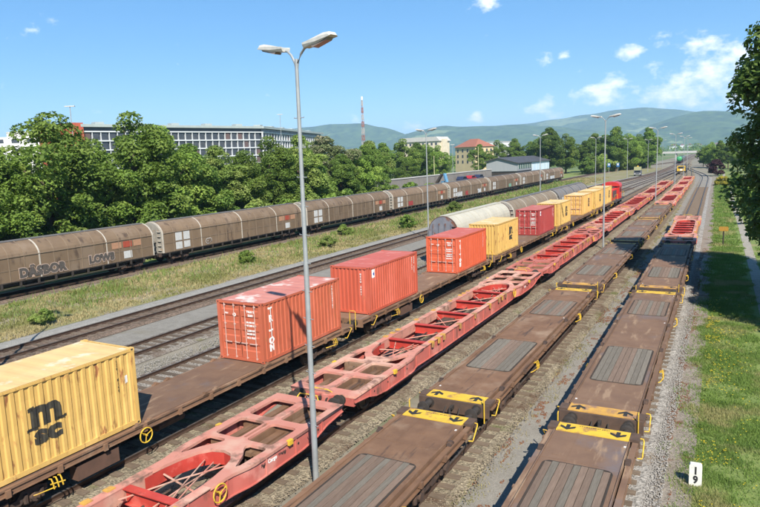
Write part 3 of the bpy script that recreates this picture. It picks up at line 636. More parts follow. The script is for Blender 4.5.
def container_spec(side, roof, door_near=True, letter=None, door_marks=True, plain_side=False, nlock=True):
    sp = []; X = CW/2; Y = CL_/2
    for s in (-1, 1):
        ys = corr_pts(-Y+.16, Y-.16); mb = MB()
        mb.grid([[(s*(X-.014+corr(y)-(.012*abs(math.sin(y*1.9+zz*2.3+s))**6+rnd.uniform(0, .004) if 0 < k < 6 else 0)), y, zz) for y in ys] for k, zz in enumerate((.16, .5, .9, 1.3, 1.7, 2.1, CH-.11))])
        sp.append(('side_wall', mb.mesh('side_wall', side)))
        a, b = sorted((s*(X-.07), s*X)); mb = MB(); mb.box(a, b, -Y+.16, Y-.16, CH-.11, CH-.03); sp.append(('top_rail', mb.mesh('top_rail', side)))
        a, b = sorted((s*(X-.06), s*(X-.002))); mb = MB(); mb.box(a, b, -Y+.16, Y-.16, .02, .16)
        sp.append(('bottom_rail', mb.mesh('bottom_rail', side)))
        for e in (-1, 1):
            mb = MB(); a, b = sorted((s*(X-.15), s*(X-.003))); c, d = sorted((e*(Y-.16), e*(Y-.003))); mb.box(a, b, c, d, .12, CH-.12); sp.append(('corner_post', mb.mesh('corner_post', side)))
            for z in (0, CH-.118):
                a, b = sorted((s*(X-.16), s*(X+.004))); c, d = sorted((e*(Y-.178), e*(Y+.004))); mb = MB(); mb.box(a, b, c, d, z, z+.118); mb.mi = 1
                mb.box(s*(X+.0045)-.001, s*(X+.0045)+.001, (c+d)/2-.035, (c+d)/2+.035, z+.03, z+.09); mb.box((a+b)/2-.03, (a+b)/2+.03, e*(Y+.0045)-.001, e*(Y+.0045)+.001, z+.03, z+.09)
                sp.append(('corner_casting', mb.mesh('corner_casting', side, m_black)))
    mb = MB(); ys = [-Y+.15+(2*Y-.3)*k/40 for k in range(41)]
    rows = [[(x, y, CH-.022+(.012 if (k % 4) in (1, 2) else 0)*(1 if abs(x) < 1.1 else 0)) for k, y in enumerate(ys)] for x in (-X+.03, -1.05, 1.05, X-.03)]
    mb.grid(rows); sp.append(('roof', mb.mesh('roof', roof)))
    mb = MB(); mb.box(-X+.06, X-.06, -Y+.16, Y-.16, .13, .155); sp.append(('floor', mb.mesh('floor', m_under)))
    # corrugated end
    e = 1 if door_near else -1
    xs = corr_pts(-X+.15, X-.15, .25); mb = MB(); mb.grid([[(x, e*(Y-.02+corr(x, .25, .045)), .14) for x in xs], [(x, e*(Y-.02+corr(x, .25, .045)), CH-.1) for x in xs]])
    sp.append(('end_wall', mb.mesh('end_wall', side)))
    for ee in (-1, 1):
        c, d = sorted((ee*(Y-.1), ee*(Y-.004))); mb = MB(); mb.box(-X+.16, X-.16, c, d, CH-.11, CH-.02); mb.box(-X+.16, X-.16, c, d, .02, .14); sp.append(('end_frame', mb.mesh('end_frame', side)))
    e = -e
    for q in (-1, 1):
        mb = MB(); a, b = sorted((q*.012, q*(X-.16))); yd = e*(Y-.05)
        zs = [.15, .45, .5, .72, .77, 1.05, 1.10, 1.32, 1.37, 1.65, 1.70, 1.92, 1.97, 2.2, 2.25, CH-.12]
        rows = []
        for k, z in enumerate(zs):
            dp = 0 if (k//2) % 2 == 0 else -.03
            rows.append([(a, yd+e*0, z), (a+.06, yd, z), (a+.09, yd+e*dp, z), (b-.09, yd+e*dp, z), (b-.06, yd, z), (b, yd, z)])
        mb.grid(rows); ch = []
        for x in (q*.3, q*.82):
            bar = MB(); bar.tube([(x, e*(Y-.015), .1), (x, e*(Y-.015), CH-.08)], .019, 6)
            for z in (.16, .8, 1.6, CH-.18): bar.box(x-.05, x+.05, e*(Y-.03)-.012, e*(Y-.03)+.012, z-.03, z+.03)
            ch.append(('locking_bar', bar.mesh('locking_bar', m_bar)))
            hd = MB(); hd.box(min(x, x+q*.02-(.35 if q > 0 else -.35)), max(x, x+q*.02-(.35 if q > 0 else -.35)), e*Y-.012, e*Y+.012, .78, .82); ch.append(('handle', hd.mesh('handle', m_bar)))
        sp.append(('door', mb.mesh('door', side), (0, 0, 0), 0, ch))
    if e < 0 and door_marks:
        ts = []
        for z, ln, sz in ((2.18, 'TRLU 2', .12), (2.02, '22G1', .12), (1.72, '30.480 KG', .1), (1.58, '67.200 LB', .1), (1.36, '2.200 KG', .1), (1.22, '28.280 KG', .1), (1.05, '33.2 CU.M', .1)):
            t = text(ln, sz, .008, spacing=1.1); t.transform(ON_END @ Matrix.Translation((.58, z, 0))); ts.append(t)
        t = text('O', .2, .015); t.transform(ON_END @ Matrix.Translation((-.3, 2.0, 0))); ts.append(t); t = text('TRLU', .09, .004); t.transform(ON_END @ Matrix.Translation((-.75, 2.05, 0))); ts.append(t)
        me = join(ts, 'lettering', m_white); sp.append(('lettering', me, (0, -(Y-.042), 0)))
    if letter == 'triton':
        ts = []
        for k, ch in enumerate('TRITON'):
            t = text(ch, .40, .02); t.transform(ON_SIDE @ Matrix.Translation((-Y+.62, 2.15-k*.32, 0))); t.transform(Matrix.Translation((0, 0, 0))); ts.append(t)
        sp.append(('lettering', on_corr(join(ts, 'l', m_white), 0, X-.009, m_white)))
        ts = []
        for k, ch in enumerate('TRLU383107'):
            t = text(ch, .12, .006); t.transform(ON_SIDE @ Matrix.Translation((Y-.62, 2.25-k*.115, 0))); ts.append(t)
        sp.append(('lettering', on_corr(join(ts, 'l', m_white), 0, X-.009, m_white)))
    if letter == 'codes':
        ts = []
        for x, st in ((Y-.75, '2831064'), (Y-.45, 'GESU 22G1')):
            for k, ch in enumerate(st):
                t = text(ch, .12, .006); t.transform(ON_SIDE @ Matrix.Translation((x, 2.3-k*.115, 0))); ts.append(t)
        sp.append(('lettering', on_corr(join(ts, 'l', m_white), 0, X-.009, m_white)))
        mb = MB(); mb.box(-.001, .001, -Y+.42, -Y+.76, 1.95, 2.4); bd = mb.mesh('b', m_white)
        bm = bmesh.new(); bm.from_mesh(bd); bm.to_mesh(bd); bm.free()
        sp.append(('sticker', on_corr(bd, 0, X-.009, m_white)))
        mb = MB(); mb.prism([(-Y+.6+.1*math.cos(a*.7), 2.16+.1*math.sin(a*.7)) for a in range(9)], 'x', .001, .004); sp.append(('sticker_emblem', on_corr(mb.mesh('b', m_blue), 0, X-.006, m_blue)))
        ts = []
        for k, ch in enumerate('GESU 2831'):
            t = text(ch, .12, .006); t.transform(ON_END @ Matrix.Translation((.7, 2.2-k*.14, 0))); ts.append(t)
        if not door_near: sp.append(('lettering', join(ts, 'lettering', m_white), (0, -(Y-.012), 0), 0, None, 'stuff'))
    if letter == 'm':
        # lower-case m with hooked feet over s and c, black
        P = []
        def bar(x0, x1, z0, z1): P.append(('q', [(x0, z0), (x1, z0), (x1, z1), (x0, z1)]))
        S = 1.0
        t1 = text('m', 1.0, .055); co = np.array([v.co[:] for v in t1.vertices]); t1.transform(Matrix.Diagonal((.92/np.ptp(co[:, 0]), .62/np.ptp(co[:, 1]), 1, 1)))
        co = np.array([v.co[:] for v in t1.vertices]); t1.transform(Matrix.Translation((-(co[:, 0].min()+co[:, 0].max())/2, -co[:, 1].min(), 0)))
        mb = MB(); mb.prism([(-.62, -.05), (-.3, -.05), (-.3, .03), (-.62, .03)], 'z', -.002, .002); mb.prism([(.3, -.02), (.62, .02), (.62, .09), (.3, .07)], 'z', -.002, .002); mb.prism([(-.52, .5), (-.36, .52), (-.36, .66), (-.52, .6)], 'z', -.002, .002)
        ft = mb.mesh('feet', m_logo)
        t2 = text('sc', .75, .05, spacing=1.08); co = np.array([v.co[:] for v in t2.vertices]); t2.transform(Matrix.Diagonal((.86/np.ptp(co[:, 0]), .44/np.ptp(co[:, 1]), 1, 1))); co = np.array([v.co[:] for v in t2.vertices]); t2.transform(Matrix.Translation((-(co[:, 0].min()+co[:, 0].max())/2, -.08-co[:, 1].max(), 0)))
        sc = join([t1, ft, t2], 'logo', m_logo); sc.transform(ON_SIDE @ Matrix.Translation(letter_pos))
        sp.append(('logo', on_corr(sc, 0, X-.009, m_logo)))
        ts = []
        for k, ch in enumerate('22G1 MSCU'):
            t = text(ch, .11, .004); t.transform(ON_SIDE @ Matrix.Translation((Y-.7, 2.3-k*.12, 0))); ts.append(t)
        sp.append(('lettering', on_corr(join(ts, 'l', m_logo), 0, X-.009, m_logo)))
        mb = MB(); mb.box(-.001, .001, Y-.45, Y-.33, 1.5, 1.75); sp.append(('sticker', on_corr(mb.mesh('b', m_white), 0, X-.009, m_white)))
    return sp
m_bar = mat('galvanised locking bar', (.55, .38, .34), (.4, .25, .2), scale=6, rough=.6)
m_blue = mat('blue emblem', (.03, .07, .3), rough=.6); m_logo = mat('black logo paint', (.025, .025, .025), (.05, .045, .03), scale=6, rough=.7)
c_yel = cmat('yellow container paint', (.61, .385, .115), amt=.58); c_yel2 = cmat('warm yellow container paint', (.63, .365, .11))
c_org = cmat('orange red container paint', (.46, .115, .06), amt=.62); c_org2 = cmat('vivid orange red container paint', (.56, .105, .045), amt=.74); c_red = cmat('brick red container paint', (.48, .098, .055), amt=.68); c_dark = cmat('dark red container paint', (.33, .05, .045), amt=.72)
r_yel = rmat('dusty yellow roof', (.64, .45, .22), (.58, .385, .16), (.66, .54, .37)); r_org = rmat('chalky red roof', (.50, .21, .165), (.45, .165, .13), (.62, .48, .43)); r_red = rmat('faded red roof', (.46, .12, .09), (.42, .1, .075), (.48, .16, .13)); r_dk = rmat('faded dark red roof', (.42, .13, .10), (.37, .1, .08), (.45, .17, .14))
letter_pos = (-.15, 1.22, 0); s_yel = container_spec(c_yel, r_yel, True, 'm')
letter_pos = (.9, 1.35, 0); s_yelb = container_spec(c_yel, r_yel, False, 'm'); s_yelc = container_spec(c_yel2, r_yel, True, 'm', door_marks=False)
s_tri = container_spec(c_org, r_org, True, 'triton'); s_code = container_spec(c_red, r_red, False, 'codes'); s_tri2 = container_spec(c_org2, r_red, True, 'triton'); s_dark = container_spec(c_dark, r_dk, True, 'codes')
BX = [(7.69, s_yel, 'big yellow container with black logo, nearest of the container train at the left'), (20.22, s_tri, 'orange-red container with white stacked letters and chalky patched roof behind the lamp post'),
 (29.21, s_code, 'brick red container with small white sticker, its corrugated end facing the camera'), (41.91, s_tri2, 'vivid orange-red container with white bars on its doors beside the grey round-roofed wagon'),
 (50.57, s_yelb, 'yellow container directly behind the vivid orange-red one'), (63.9, s_dark, 'dark red container between yellow ones'), (72.0, s_yelb, 'yellow container directly behind the dark red one'), (85.2, s_yelc, 'yellow container, third from the red locomotive, doors facing the camera'), (93.6, s_yelb, 'yellow container, second from the red locomotive'), (101.6, s_yelb, 'yellow container right next to the red locomotive')]
for y, s_, d in BX:
    yc = y+CL_/2; thing('shipping_container', d, 'container', (tx('box', yc), yc, 1.212), trz('box', yc), 'containers on the container train', s_)

# ------------------------------------------------------------------ brown covered wagons by the trees
m_cov = mat('brown sliding wall paint', (.175, .122, .077), (.14, .097, .062), scale=.8, rough=.6, stretch=(1, 1, .4), c3=(.185, .135, .093), s3=.5, t3=.52, c4=(.085, .058, .04), s4=1.6, t4=.57, st4=(1, 1, .3), rv=.16)
m_covrib = mat('dusty wall rib', (.215, .16, .11), (.17, .125, .085), scale=2, rough=.7)
m_rim = mat('pale weather strip', (.46, .43, .37), (.36, .32, .27), scale=2, rough=.7)
m_ridge = mat('grey roof ridge', (.145, .14, .14), (.115, .11, .11), scale=2, rough=.7)
m_endw = mat('pale grey end wall', (.30, .29, .26), (.22, .2, .17), scale=1.5, rough=.7, c3=(.3, .16, .07), s3=1.8, t3=.62)
m_plac = mat('white placard', (.52, .52, .51), (.42, .42, .41), rough=.6); m_placo = mat('orange brown placard', (.40, .22, .13), (.33, .18, .11), rough=.6); m_placr = mat('red placard', (.36, .07, .04), rough=.6)
m_graf = mat('dark grey graffiti paint', (.06, .055, .05), (.10, .085, .075), scale=3, rough=.7); m_grafo = mat('pink white graffiti outline', (.44, .33, .27), (.34, .25, .2), scale=3, rough=.7); m_grafr = mat('red graffiti paint', (.34, .05, .05), rough=.7); m_grafw = mat('white graffiti paint', (.55, .58, .6), rough=.7); m_grafg = mat('mint graffiti paint', (.2, .36, .27), rough=.7)
ARCH = [(1.45, 1.15), (1.45, 2.0), (1.45, 3.06), (1.40, 3.26), (1.26, 3.50), (1.02, 3.76), (.74, 3.95), (.42, 4.09), (.2, 4.14), (0, 4.15)]
ARCH = ARCH+[(-x, z) for x, z in reversed(ARCH[:-1])]
RND = [(1.42, 1.15), (1.42, 2.5)]+[(1.42*math.cos(R(a)), 2.62+1.5*math.sin(R(a))) for a in range(6, 175, 12)]+[(-1.42, 2.5), (-1.42, 1.15)]
def off(prof, d):
    cx, cz = 0, 2.2; o = []
    for x, z in prof:
        l = math.hypot(x, max(0, z-2.2)) or 1; o.append((x*(1+d/1.45), z+(d*(z-2.2)/2 if z > 2.2 else 0)))
    return o
def sweep(prof, y0, y1, m, name, cap=True):
    mb = MB(); mb.grid([[(x, y0, z) for x, z in prof], [(x, y1, z) for x, z in prof]])
    if cap: mb.face([(x, y0, z) for x, z in prof]); mb.face([(x, y1, z) for x, z in reversed(prof)])
    me = mb.mesh(name, m); return me
def covered_spec(L=23.5, wall=m_cov, rib=m_covrib, rim=m_rim, prof=ARCH, end=m_endw, ridge=m_ridge, placards=True, ribs=8, halves=True, roofm=None, plac_r=True):
    E = L/2; sp = []
    rimme = sweep(off(prof, .035), -.06, .06, rim, 'weather_strip'); ribme = sweep(off(prof, .03), -.035, .035, rib, 'rib'); thin = sweep(off(prof, .025), -.05, .05, rim, 'rib')
    for s in (-1, 1):
        a, b = sorted((s*.02, s*(E-.25))); me = sweep(prof, a, b, wall, 'sliding_wall')
        ch = []
        for k in range(ribs):
            y = s*(E-.25)*(k+.5+.5)/(ribs+.0) if False else s*((E-.4)*(k+1)/(ribs+1))
            ch.append(('rib', thin if (k == ribs//2 and halves) else ribme, (0, y, 0)))
        sp.append(('sliding_wall', me, (0, 0, 0), 0, ch))
        # end wall with ladder rungs
        mb = MB(); pr = off(prof, -.05); y0, y1 = sorted((s*(E-.249), s*(E-.15))); mb.grid([[(x, y0, z) for x, z in pr], [(x, y1, z) for x, z in pr]]); mb.face([(x, s*(E-.15), z) for x, z in pr])
        ch = []
        post = MB()
        for x in (-.9, -.3, .3, .9): post.box(x-.05, x+.05, min(s*(E-.149), s*(E-.06)), max(s*(E-.149), s*(E-.06)), 1.15, 3.5)
        ch.append(('end_post', post.mesh('end_post', end)))
        for k in range(5):
            z = 1.4+.45*k; st = MB(); st.box(.95, 1.38, min(s*(E-.149), s*(E-.02)), max(s*(E-.149), s*(E-.02)), z, z+.04); ch.append(('step', st.mesh('step', rim)))
        sp.append(('end_wall', mb.mesh('end_wall', end), (0, 0, 0), 0, ch))
        sp.append(('weather_strip', rimme, (0, s*(E-.3), 0)))
        mb = MB(); mb.box(-1.3, 1.3, min(s*(E-.14), s*E), max(s*(E-.14), s*E), .78, 1.149); sp.append(('headstock', mb.mesh('headstock', m_under)))
    if halves: sp.append(('weather_strip', rimme))
    mb = MB(); pz = max(z for x, z in prof); mb.box(-.34, .34, -E+.4, E-.4, pz-.02, pz+.05); sp.append(('roof_ridge', mb.mesh('roof_ridge', ridge)))
    if prof is ARCH:
        for s in (-1, 1):
            mb = MB(); a, b = sorted((s*1.44, s*1.50)); mb.box(a, b, -E+.4, E-.4, 3.02, 3.08); a, b = sorted((s*1.44, s*1.475)); mb.box(a, b, -E+.4, E-.4, 2.02, 2.06); sp.append(('guide_rail', mb.mesh('guide_rail', rib)))
    for s in (-1, 1):
        mb = MB(); a, b = sorted((s*1.3, s*1.46)); mb.box(a, b, -E+.2, E-.2, 1.06, 1.149); a, b = sorted((s*1.34, s*1.49)); mb.box(a, b, -E+3.6, E-3.6, .62, .70)
        for y in np.arange(-E+1, E-.5, 1.5): a, b = sorted((s*1.4, s*1.5)); mb.box(a, b, y-.08, y+.08, .7, 1.14)
        sp.append(('side_sill', mb.mesh('side_sill', m_black)))
    if placards:
        for y0, y1, z0, z1, m in ((-E+1.9, -E+2.75, 2.15, 2.95, m_plac), (-E+2.95, -E+3.8, 2.15, 2.95, m_plac), (-E+1.9, -E+2.75, 1.3, 2.0, m_plac), (-E+2.95, -E+3.8, 1.35, 2.0, m_plac), (E-4.9, E-3.9, 2.35, 2.9, m_placo), (E-3.7, E-2.75, 2.35, 2.9, m_placr), (E-2.55, E-1.7, 2.35, 2.9, m_placo), (E-3.7, E-2.8, 1.35, 2.0, m_plac)):
            mb = MB(); mb.box(1.452, 1.478, y0, y1, z0, z1); sp.append(('placard', mb.mesh('placard', m)))
    mb = MB(); mb.box(-1.25, 1.25, -E+.3, E-.3, .85, 1.145); mb.box(-.2, .2, -E+.3, E-.3, .5, .85); mb.tube([(.8, -1, .6), (.8, .5, .6)], .2, 10); sp.append(('underframe', mb.mesh('underframe', m_black)))
    sp += [bogie_spec(E-2.6), bogie_spec(-E+2.6)]+ends_spec(E)
    return sp
cov = covered_spec()
def graffiti(words):
    sp = []
    for st, y, z, sz, fillm, outm in words:
        a = text(st, sz, .12, spacing=1.12); a.transform(ON_SIDE); b = text(st, sz, .07, spacing=1.12); b.transform(ON_SIDE)
        sp.append(('graffiti', join([a], 'graffiti', outm), (1.484, y, z))); sp.append(('graffiti', join([b], 'graffiti', fillm), (1.488, y, z)))
    return sp
GR = [[('VTA', 6.0, 1.6, .95, m_cov, m_grafo)], None, None, None, None, None, None, None]
GR[0] = [('DÄSBOR', .2, 1.66, .95, m_graf, m_grafo), ('LOWS', 5.7, 1.75, .85, m_graf, m_grafo), ('OVTA', -5.6, 1.55, .85, m_cov, m_grafo)]
GR[1] = [('OB', -5.3, 1.55, .5, m_cov, m_plac)]; GR[3] = [('BOE', -5.0, 1.6, .75, m_grafr, m_grafr)]; GR[4] = [('SANE', -6.5, 1.6, 1.0, m_plac, m_grafw), ('OK', -2.6, 1.6, .9, m_grafr, m_grafr), ('TAG', 5, 1.6, .9, m_grafw, m_grafw)]; GR[5] = [('HUM', 3, 1.55, .8, m_grafg, m_grafg)]; GR[7] = [('RUSH HO', -3, 1.6, 1., m_grafw, m_grafw)]
CD = ['with dark graffiti letters, leftmost in view', 'with four white placards, second from the left', 'seen across the nearest lamp pole, third from the left', 'with a small red scrawl, fourth from the left', 'with white and red graffiti, fifth from the left', 'with mint green scrawl, sixth from the left', 'seventh from the left, in front of the grey depot', 'with long white graffiti, at the far right end']
for i in range(8):
    yc = 31.0+24.15*i
    o = wagon('brown', yc, 'covered_wagon', 'brown covered wagon by the trees, '+CD[i], 'covered wagon', 'brown covered wagons by the trees', cov)
    if GR[i]: build(graffiti(GR[i]), o)
# round-roofed wagons on the siding
m_tarp = mat('pale canvas roof', (.44, .42, .35), (.36, .345, .29), scale=.7, rough=.8, bump=.3, bscale=3)
m_tarpb = mat('grey brown canvas roof', (.205, .165, .12), (.165, .135, .10), scale=1, rough=.8)
m_tarpg = mat('slate grey roof', (.17, .165, .16), (.135, .13, .13), scale=1, rough=.75)
m_endrust = mat('blue grey rusty end wall', (.12, .13, .16), (.2, .2, .22), scale=1.2, rough=.8, c3=(.16, .065, .035), s3=1.1, t3=.5)
m_dkrib = mat('dark rust rib', (.10, .06, .05), rough=.85)
rw1 = covered_spec(16.3, m_tarp, m_tarp, m_dkrib, RND, m_endrust, m_tarp, False, 5, False); rw2 = covered_spec(21.0, m_tarpb, m_covrib, m_rim, RND, m_endw, m_ridge, True, 5, True); rw3 = covered_spec(21.0, m_tarpg, m_covrib, m_black, RND, m_endw, m_ridge, True, 5, True)
for yc, s_, d in ((61.1, rw1, 'pale round-roofed wagon with rusty dark end wall behind the orange-red container'), (80.6, rw2, 'round-roofed brown wagon behind the dark red container'), (102.0, rw3, 'slate-roofed round-topped wagon, farthest on the siding beside yellow containers')):
    wagon('sideb', yc, 'covered_wagon', d, 'covered wagon', 'round-roofed wagons on the siding', s_)

# ------------------------------------------------------------------ locomotive
m_loco = mat('locomotive red', (.50, .035, .03), (.42, .03, .025), scale=2, rough=.4); m_win = mat('dark window glass', (.02, .025, .03), rough=.12, spec=.5); m_locog = mat('dark engine grille', (.05, .045, .045), (.08, .07, .07), scale=9, rough=.7)
lo = thing('locomotive', 'red shunting locomotive at the head of the container train', 'locomotive', (tx('box', 115.0), 115., 0), trz('box', 115))
def part(name, me, par, loc=(0, 0, 0), rz=0): return link(name, me, par, loc, rz)
part('frame', MB().box(-1.4, 1.4, -5.2, 5.2, .85, 1.2).mesh('frame', m_locog), lo)
hd = part('hood', MB().prism([(-.95, 1.201), (.95, 1.201), (.95, 2.85), (.75, 3.05), (-.75, 3.05), (-.95, 2.85)], 'y', -4.9, -.6).mesh('hood', m_loco), lo)
mb = MB()
for k in range(8):
    for s in (-1, 1): a, b = sorted((s*.951, s*.97)); mb.box(a, b, -4.6+.5*k, -4.25+.5*k, 1.6, 2.7)
part('grille', mb.mesh('grille', m_locog), hd); part('exhaust', MB().box(-.5, .5, -3.2, -2.2, 3.051, 3.4).mesh('exhaust', m_black), hd)
for y0, y1 in ((-4.8, -3.3), (-2.1, -.7)): part('radiator_grille', MB().box(-.62, .62, y0, y1, 3.051, 3.2).mesh('radiator_grille', m_locog), hd)
cb = part('cab', MB().prism([(-1.4, 1.201), (1.4, 1.201), (1.4, 3.3), (1.2, 3.3), (-1.2, 3.3), (-1.4, 3.3)], 'y', -.6, 1.9).mesh('cab', m_loco), lo)
part('cab_roof', MB().prism([(-1.45, 3.301), (1.45, 3.301), (1.3, 3.75), (.7, 4.0), (-.7, 4.0), (-1.3, 3.75)], 'y', -.75, 2.05).mesh('cab_roof', m_loco), lo)
for s in (-1, 1):
    a, b = sorted((s*1.401, s*1.41)); part('window', MB().box(a, b, -.3, .55, 2.3, 3.1).mesh('window', m_win), cb); part('window', MB().box(a, b, .8, 1.6, 2.3, 3.1).mesh('window', m_win), cb)
    part('window', MB().box(min(s*.3, s*1.1), max(s*.3, s*1.1), -.61, -.601, 3.06, 3.28).mesh('window', m_win), cb); part('window', MB().box(min(s*.2, s*1.2), max(s*.2, s*1.2), 1.901, 1.91, 2.5, 3.2).mesh('window', m_win), cb)
part('hood', MB().prism([(-.9, 1.201), (.9, 1.201), (.9, 2.2), (.7, 2.35), (-.7, 2.35), (-.9, 2.2)], 'y', 1.911, 4.9).mesh('hood', m_loco), lo)
for s in (-1, 1):
    for e in (-1, 1):
        mb = MB(); mb.tube([(s*1.35, e*5.1, 1.2), (s*1.35, e*5.1, 2.1), (s*1.35, e*2.2, 2.1), (s*1.35, e*2.2, 1.2)], .025, 5); part('handrail', mb.mesh('handrail', m_yellow), lo)
build([bogie_spec(3.), bogie_spec(-3.)]+ends_spec(5.2), lo)

# ------------------------------------------------------------------ lamp posts
def lamp_spec(h=12.0, pegs=True):
    sp = []
    mb = MB(); mb.tube([(0, 0, -.4), (0, 0, .1), (0, 0, 3.0), (0, 0, 3.0), (0, 0, 7.), (0, 0, 7.), (0, 0, h)], 0, 12, rr=[.095, .095, .09, .082, .076, .068, .052]); sp.append(('pole', mb.mesh('pole', m_lampm, smooth=True)))
    for s in (-1, 1):
        mb = MB(); mb.tube([(0, 0, h-.35), (s*.05, 0, h-.12), (s*.2, 0, h+.12), (s*.34, 0, h+.24), (s*.5, 0, h+.29)], .035, 8); sp.append(('arm', mb.mesh('arm', m_lampm, smooth=True)))
        P = [(s*.42, h+.24), (s*.42, h+.34), (s*.6, h+.39), (s*1.2, h+.53), (s*1.42, h+.53), (s*1.48, h+.45), (s*.95, h+.29)]
        mb = MB()
        rows = []
        for yy, k in ((-.16, .5), (-.12, 1.), (.12, 1.), (.16, .5)):
            cz = sum(p[1] for p in P)/len(P); rows.append([(p[0], yy, cz+(p[1]-cz)*k) for p in P+P[:1]])
        mb.grid(rows); mb.face(rows[0][:-1]); mb.face(rows[3][:-1])
        gl = MB(); gl.prism([(s*.72, h+.255), (s*.78, h+.21), (s*1.3, h+.34), (s*1.36, h+.42)], 'y', -.115, .115)
        sp.append(('lamp_head', mb.mesh('lamp_head', m_lamph), (0, 0, 0), 0, [('lamp_glass', gl.mesh('lamp_glass', m_glass))]))
    if pegs:
        mb = MB()
        for k in range(12):
            z = h-1.6-k*.83; mb.tube([(-.2, 0, z+.03), (-.2, 0, z), (.2, 0, z), (.2, 0, z+.03)], .012, 5)
        sp.append(('climbing_pegs', mb.mesh('climbing_pegs', m_lampm)))
    return sp
lampA = lamp_spec(12.72); lampB = lamp_spec(12.5, False)
m_foot2 = m_shoulder
LA = [15.04, 66.4, 118., 170., 222., 274.]
for i, y in enumerate(LA):
    thing('lamp_post', ('tall grey double-headed lamp post in the foreground, crossing the orange-red container' if i == 0 else 'grey double-headed lamp post, %s from the camera beside the red skeleton line' % ORD[i]), 'lamp post', (-10.88-1.05e-4*max(0, y-66)**1.0*max(0, y-66)-.3*(y > 60), y, GZ), R(-12), 'double-headed lamp posts', lampA if i < 3 else lampB).rotation_euler = (0, .010 if i == 0 else rnd.uniform(-.008, .008), R(-12))
LB = [17.0, 69.0, 121., 173., 225., 277., 329.]
for i, y in enumerate(LB):
    thing('lamp_post', ('double-headed lamp post beyond the left edge, its shadow crossing the main track' if i == 0 else 'grey double-headed lamp post, %s along the service path left of the container train' % ['', 'first', 'second', 'third', 'fourth', 'fifth', 'sixth'][i]), 'lamp post', (tx('main', y)+2.4 if y < 100 else -32.2+(y-100)*.012, y, GZ), R(-12), 'double-headed lamp posts', lampB)
def single(h, m, head=True):
    sp = []; mb = MB(); mb.tube([(0, 0, 0), (0, 0, h)], 0, 8, rr=[.1, .06]); sp.append(('pole', mb.mesh('pole', m)))
    if head: mb = MB(); mb.box(-.7, .7, -.16, .16, h-.02, h+.12); sp.append(('lamp_head', mb.mesh('lamp_head', m_lamph)))
    return sp
m_pale = mat('pale yellow pole paint', (.62, .58, .33), rough=.6)
thing('lamp_post', 'thin street lamp with flat T head above the trees left of the red brick wing', 'lamp post', (-82.4, 60, GZ), .5, 'street lamps behind the trees', single(18.5, m_lampm))
thing('lamp_post', 'thin street lamp with flat T head in front of the white office block', 'lamp post', (-106.6, 140, GZ), .5, 'street lamps behind the trees', single(22, m_lampm))
thing('lamp_post', 'small street lamp standing among bushes behind the covered train', 'lamp post', (-74.6, 130, GZ), .5, 'street lamps behind the trees', single(10.2, m_lampm))
thing('pole', 'pale yellow pole next to the blue crane', 'pole', (-66.6, 150, GZ), 0, 'pale yellow poles', single(9.7, m_pale, False))
thing('pole', 'pale yellow pole left of the grey depot', 'pole', (-69.4, 190, GZ), 0, 'pale yellow poles', single(12, m_pale, False))
thing('lamp_post', 'thin lamp post left of the depot near the yellow house', 'lamp post', (-82., 200, GZ), .5, 'street lamps behind the trees', single(13, m_lampm))

# ------------------------------------------------------------------ small trackside things
m_stone = mat('white painted stone', (.68, .67, .62), (.58, .57, .52), scale=5, rough=.8, c3=(.4, .4, .36), s3=6, t3=.62)
kb = MB(); kb.prism([(-.17, 0), (.17, 0), (.17, .56), (.14, .60), (-.14, .60), (-.17, .56)], 'y', -.08, .08)
km = thing('kilometre_stone', 'white kilometre stone painted 1 over 9 standing in the grass', 'marker', (-.62, 19.75, GZ+.04), R(10), None, [('stone', kb.mesh('stone', m_stone))])
for ch, z in (('1', .43), ('9', .2)):
    t = text(ch, .26, .012, ext=.002); t.transform(ON_END); co = np.array([v.co[:] for v in t.vertices]); t.transform(Matrix.Translation((-co[:, 0].mean(), 0, 0))); t.materials.append(m_arrow); link('numeral', t, km, (0, -.083, z))
km.rotation_euler = (0, 0, R(4)); km.location.z = GZ+.02; km.scale = (1.0, 1.0, 1.2)
m_signy = mat('faded yellow sign', (.38, .21, .03), (.30, .16, .03), scale=8, rough=.6)
sg = thing('sign', 'small yellow trackside sign on a dark post in the grass bank', 'sign', (-.62, 71.2, GZ), 0, None, [('post', MB().tube([(0, 0, 0), (0, 0, 1.75)], .06, 8).mesh('post', m_black)), ('board', MB().prism(rrect(-.42, .42, 1.5, 1.95, .1), 'y', -.1, -.065).mesh('board', m_signy))])
m_sb = mat('blue sign face', (.05, .17, .38), rough=.5)
for x, d in ((-43.7, 'left'), (-40.3, 'right')):
    thing('sign', 'blue road sign by the bushes, %s of the pair' % d, 'sign', (x, 270, GZ), -.2, 'pair of blue road signs', [('post', MB().tube([(0, 0, 0), (0, 0, 3.2)], .06, 6).mesh('post', m_lampm)), ('board', MB().prism(rrect(-.6, .6, 2.6, 4.2, .1), 'y', -.13, -.07).mesh('board', m_sb)), ('pictogram', MB().prism(rrect(-.3, .3, 3.2, 4.0, .1), 'y', -.14, -.131).mesh('pictogram', m_white))])
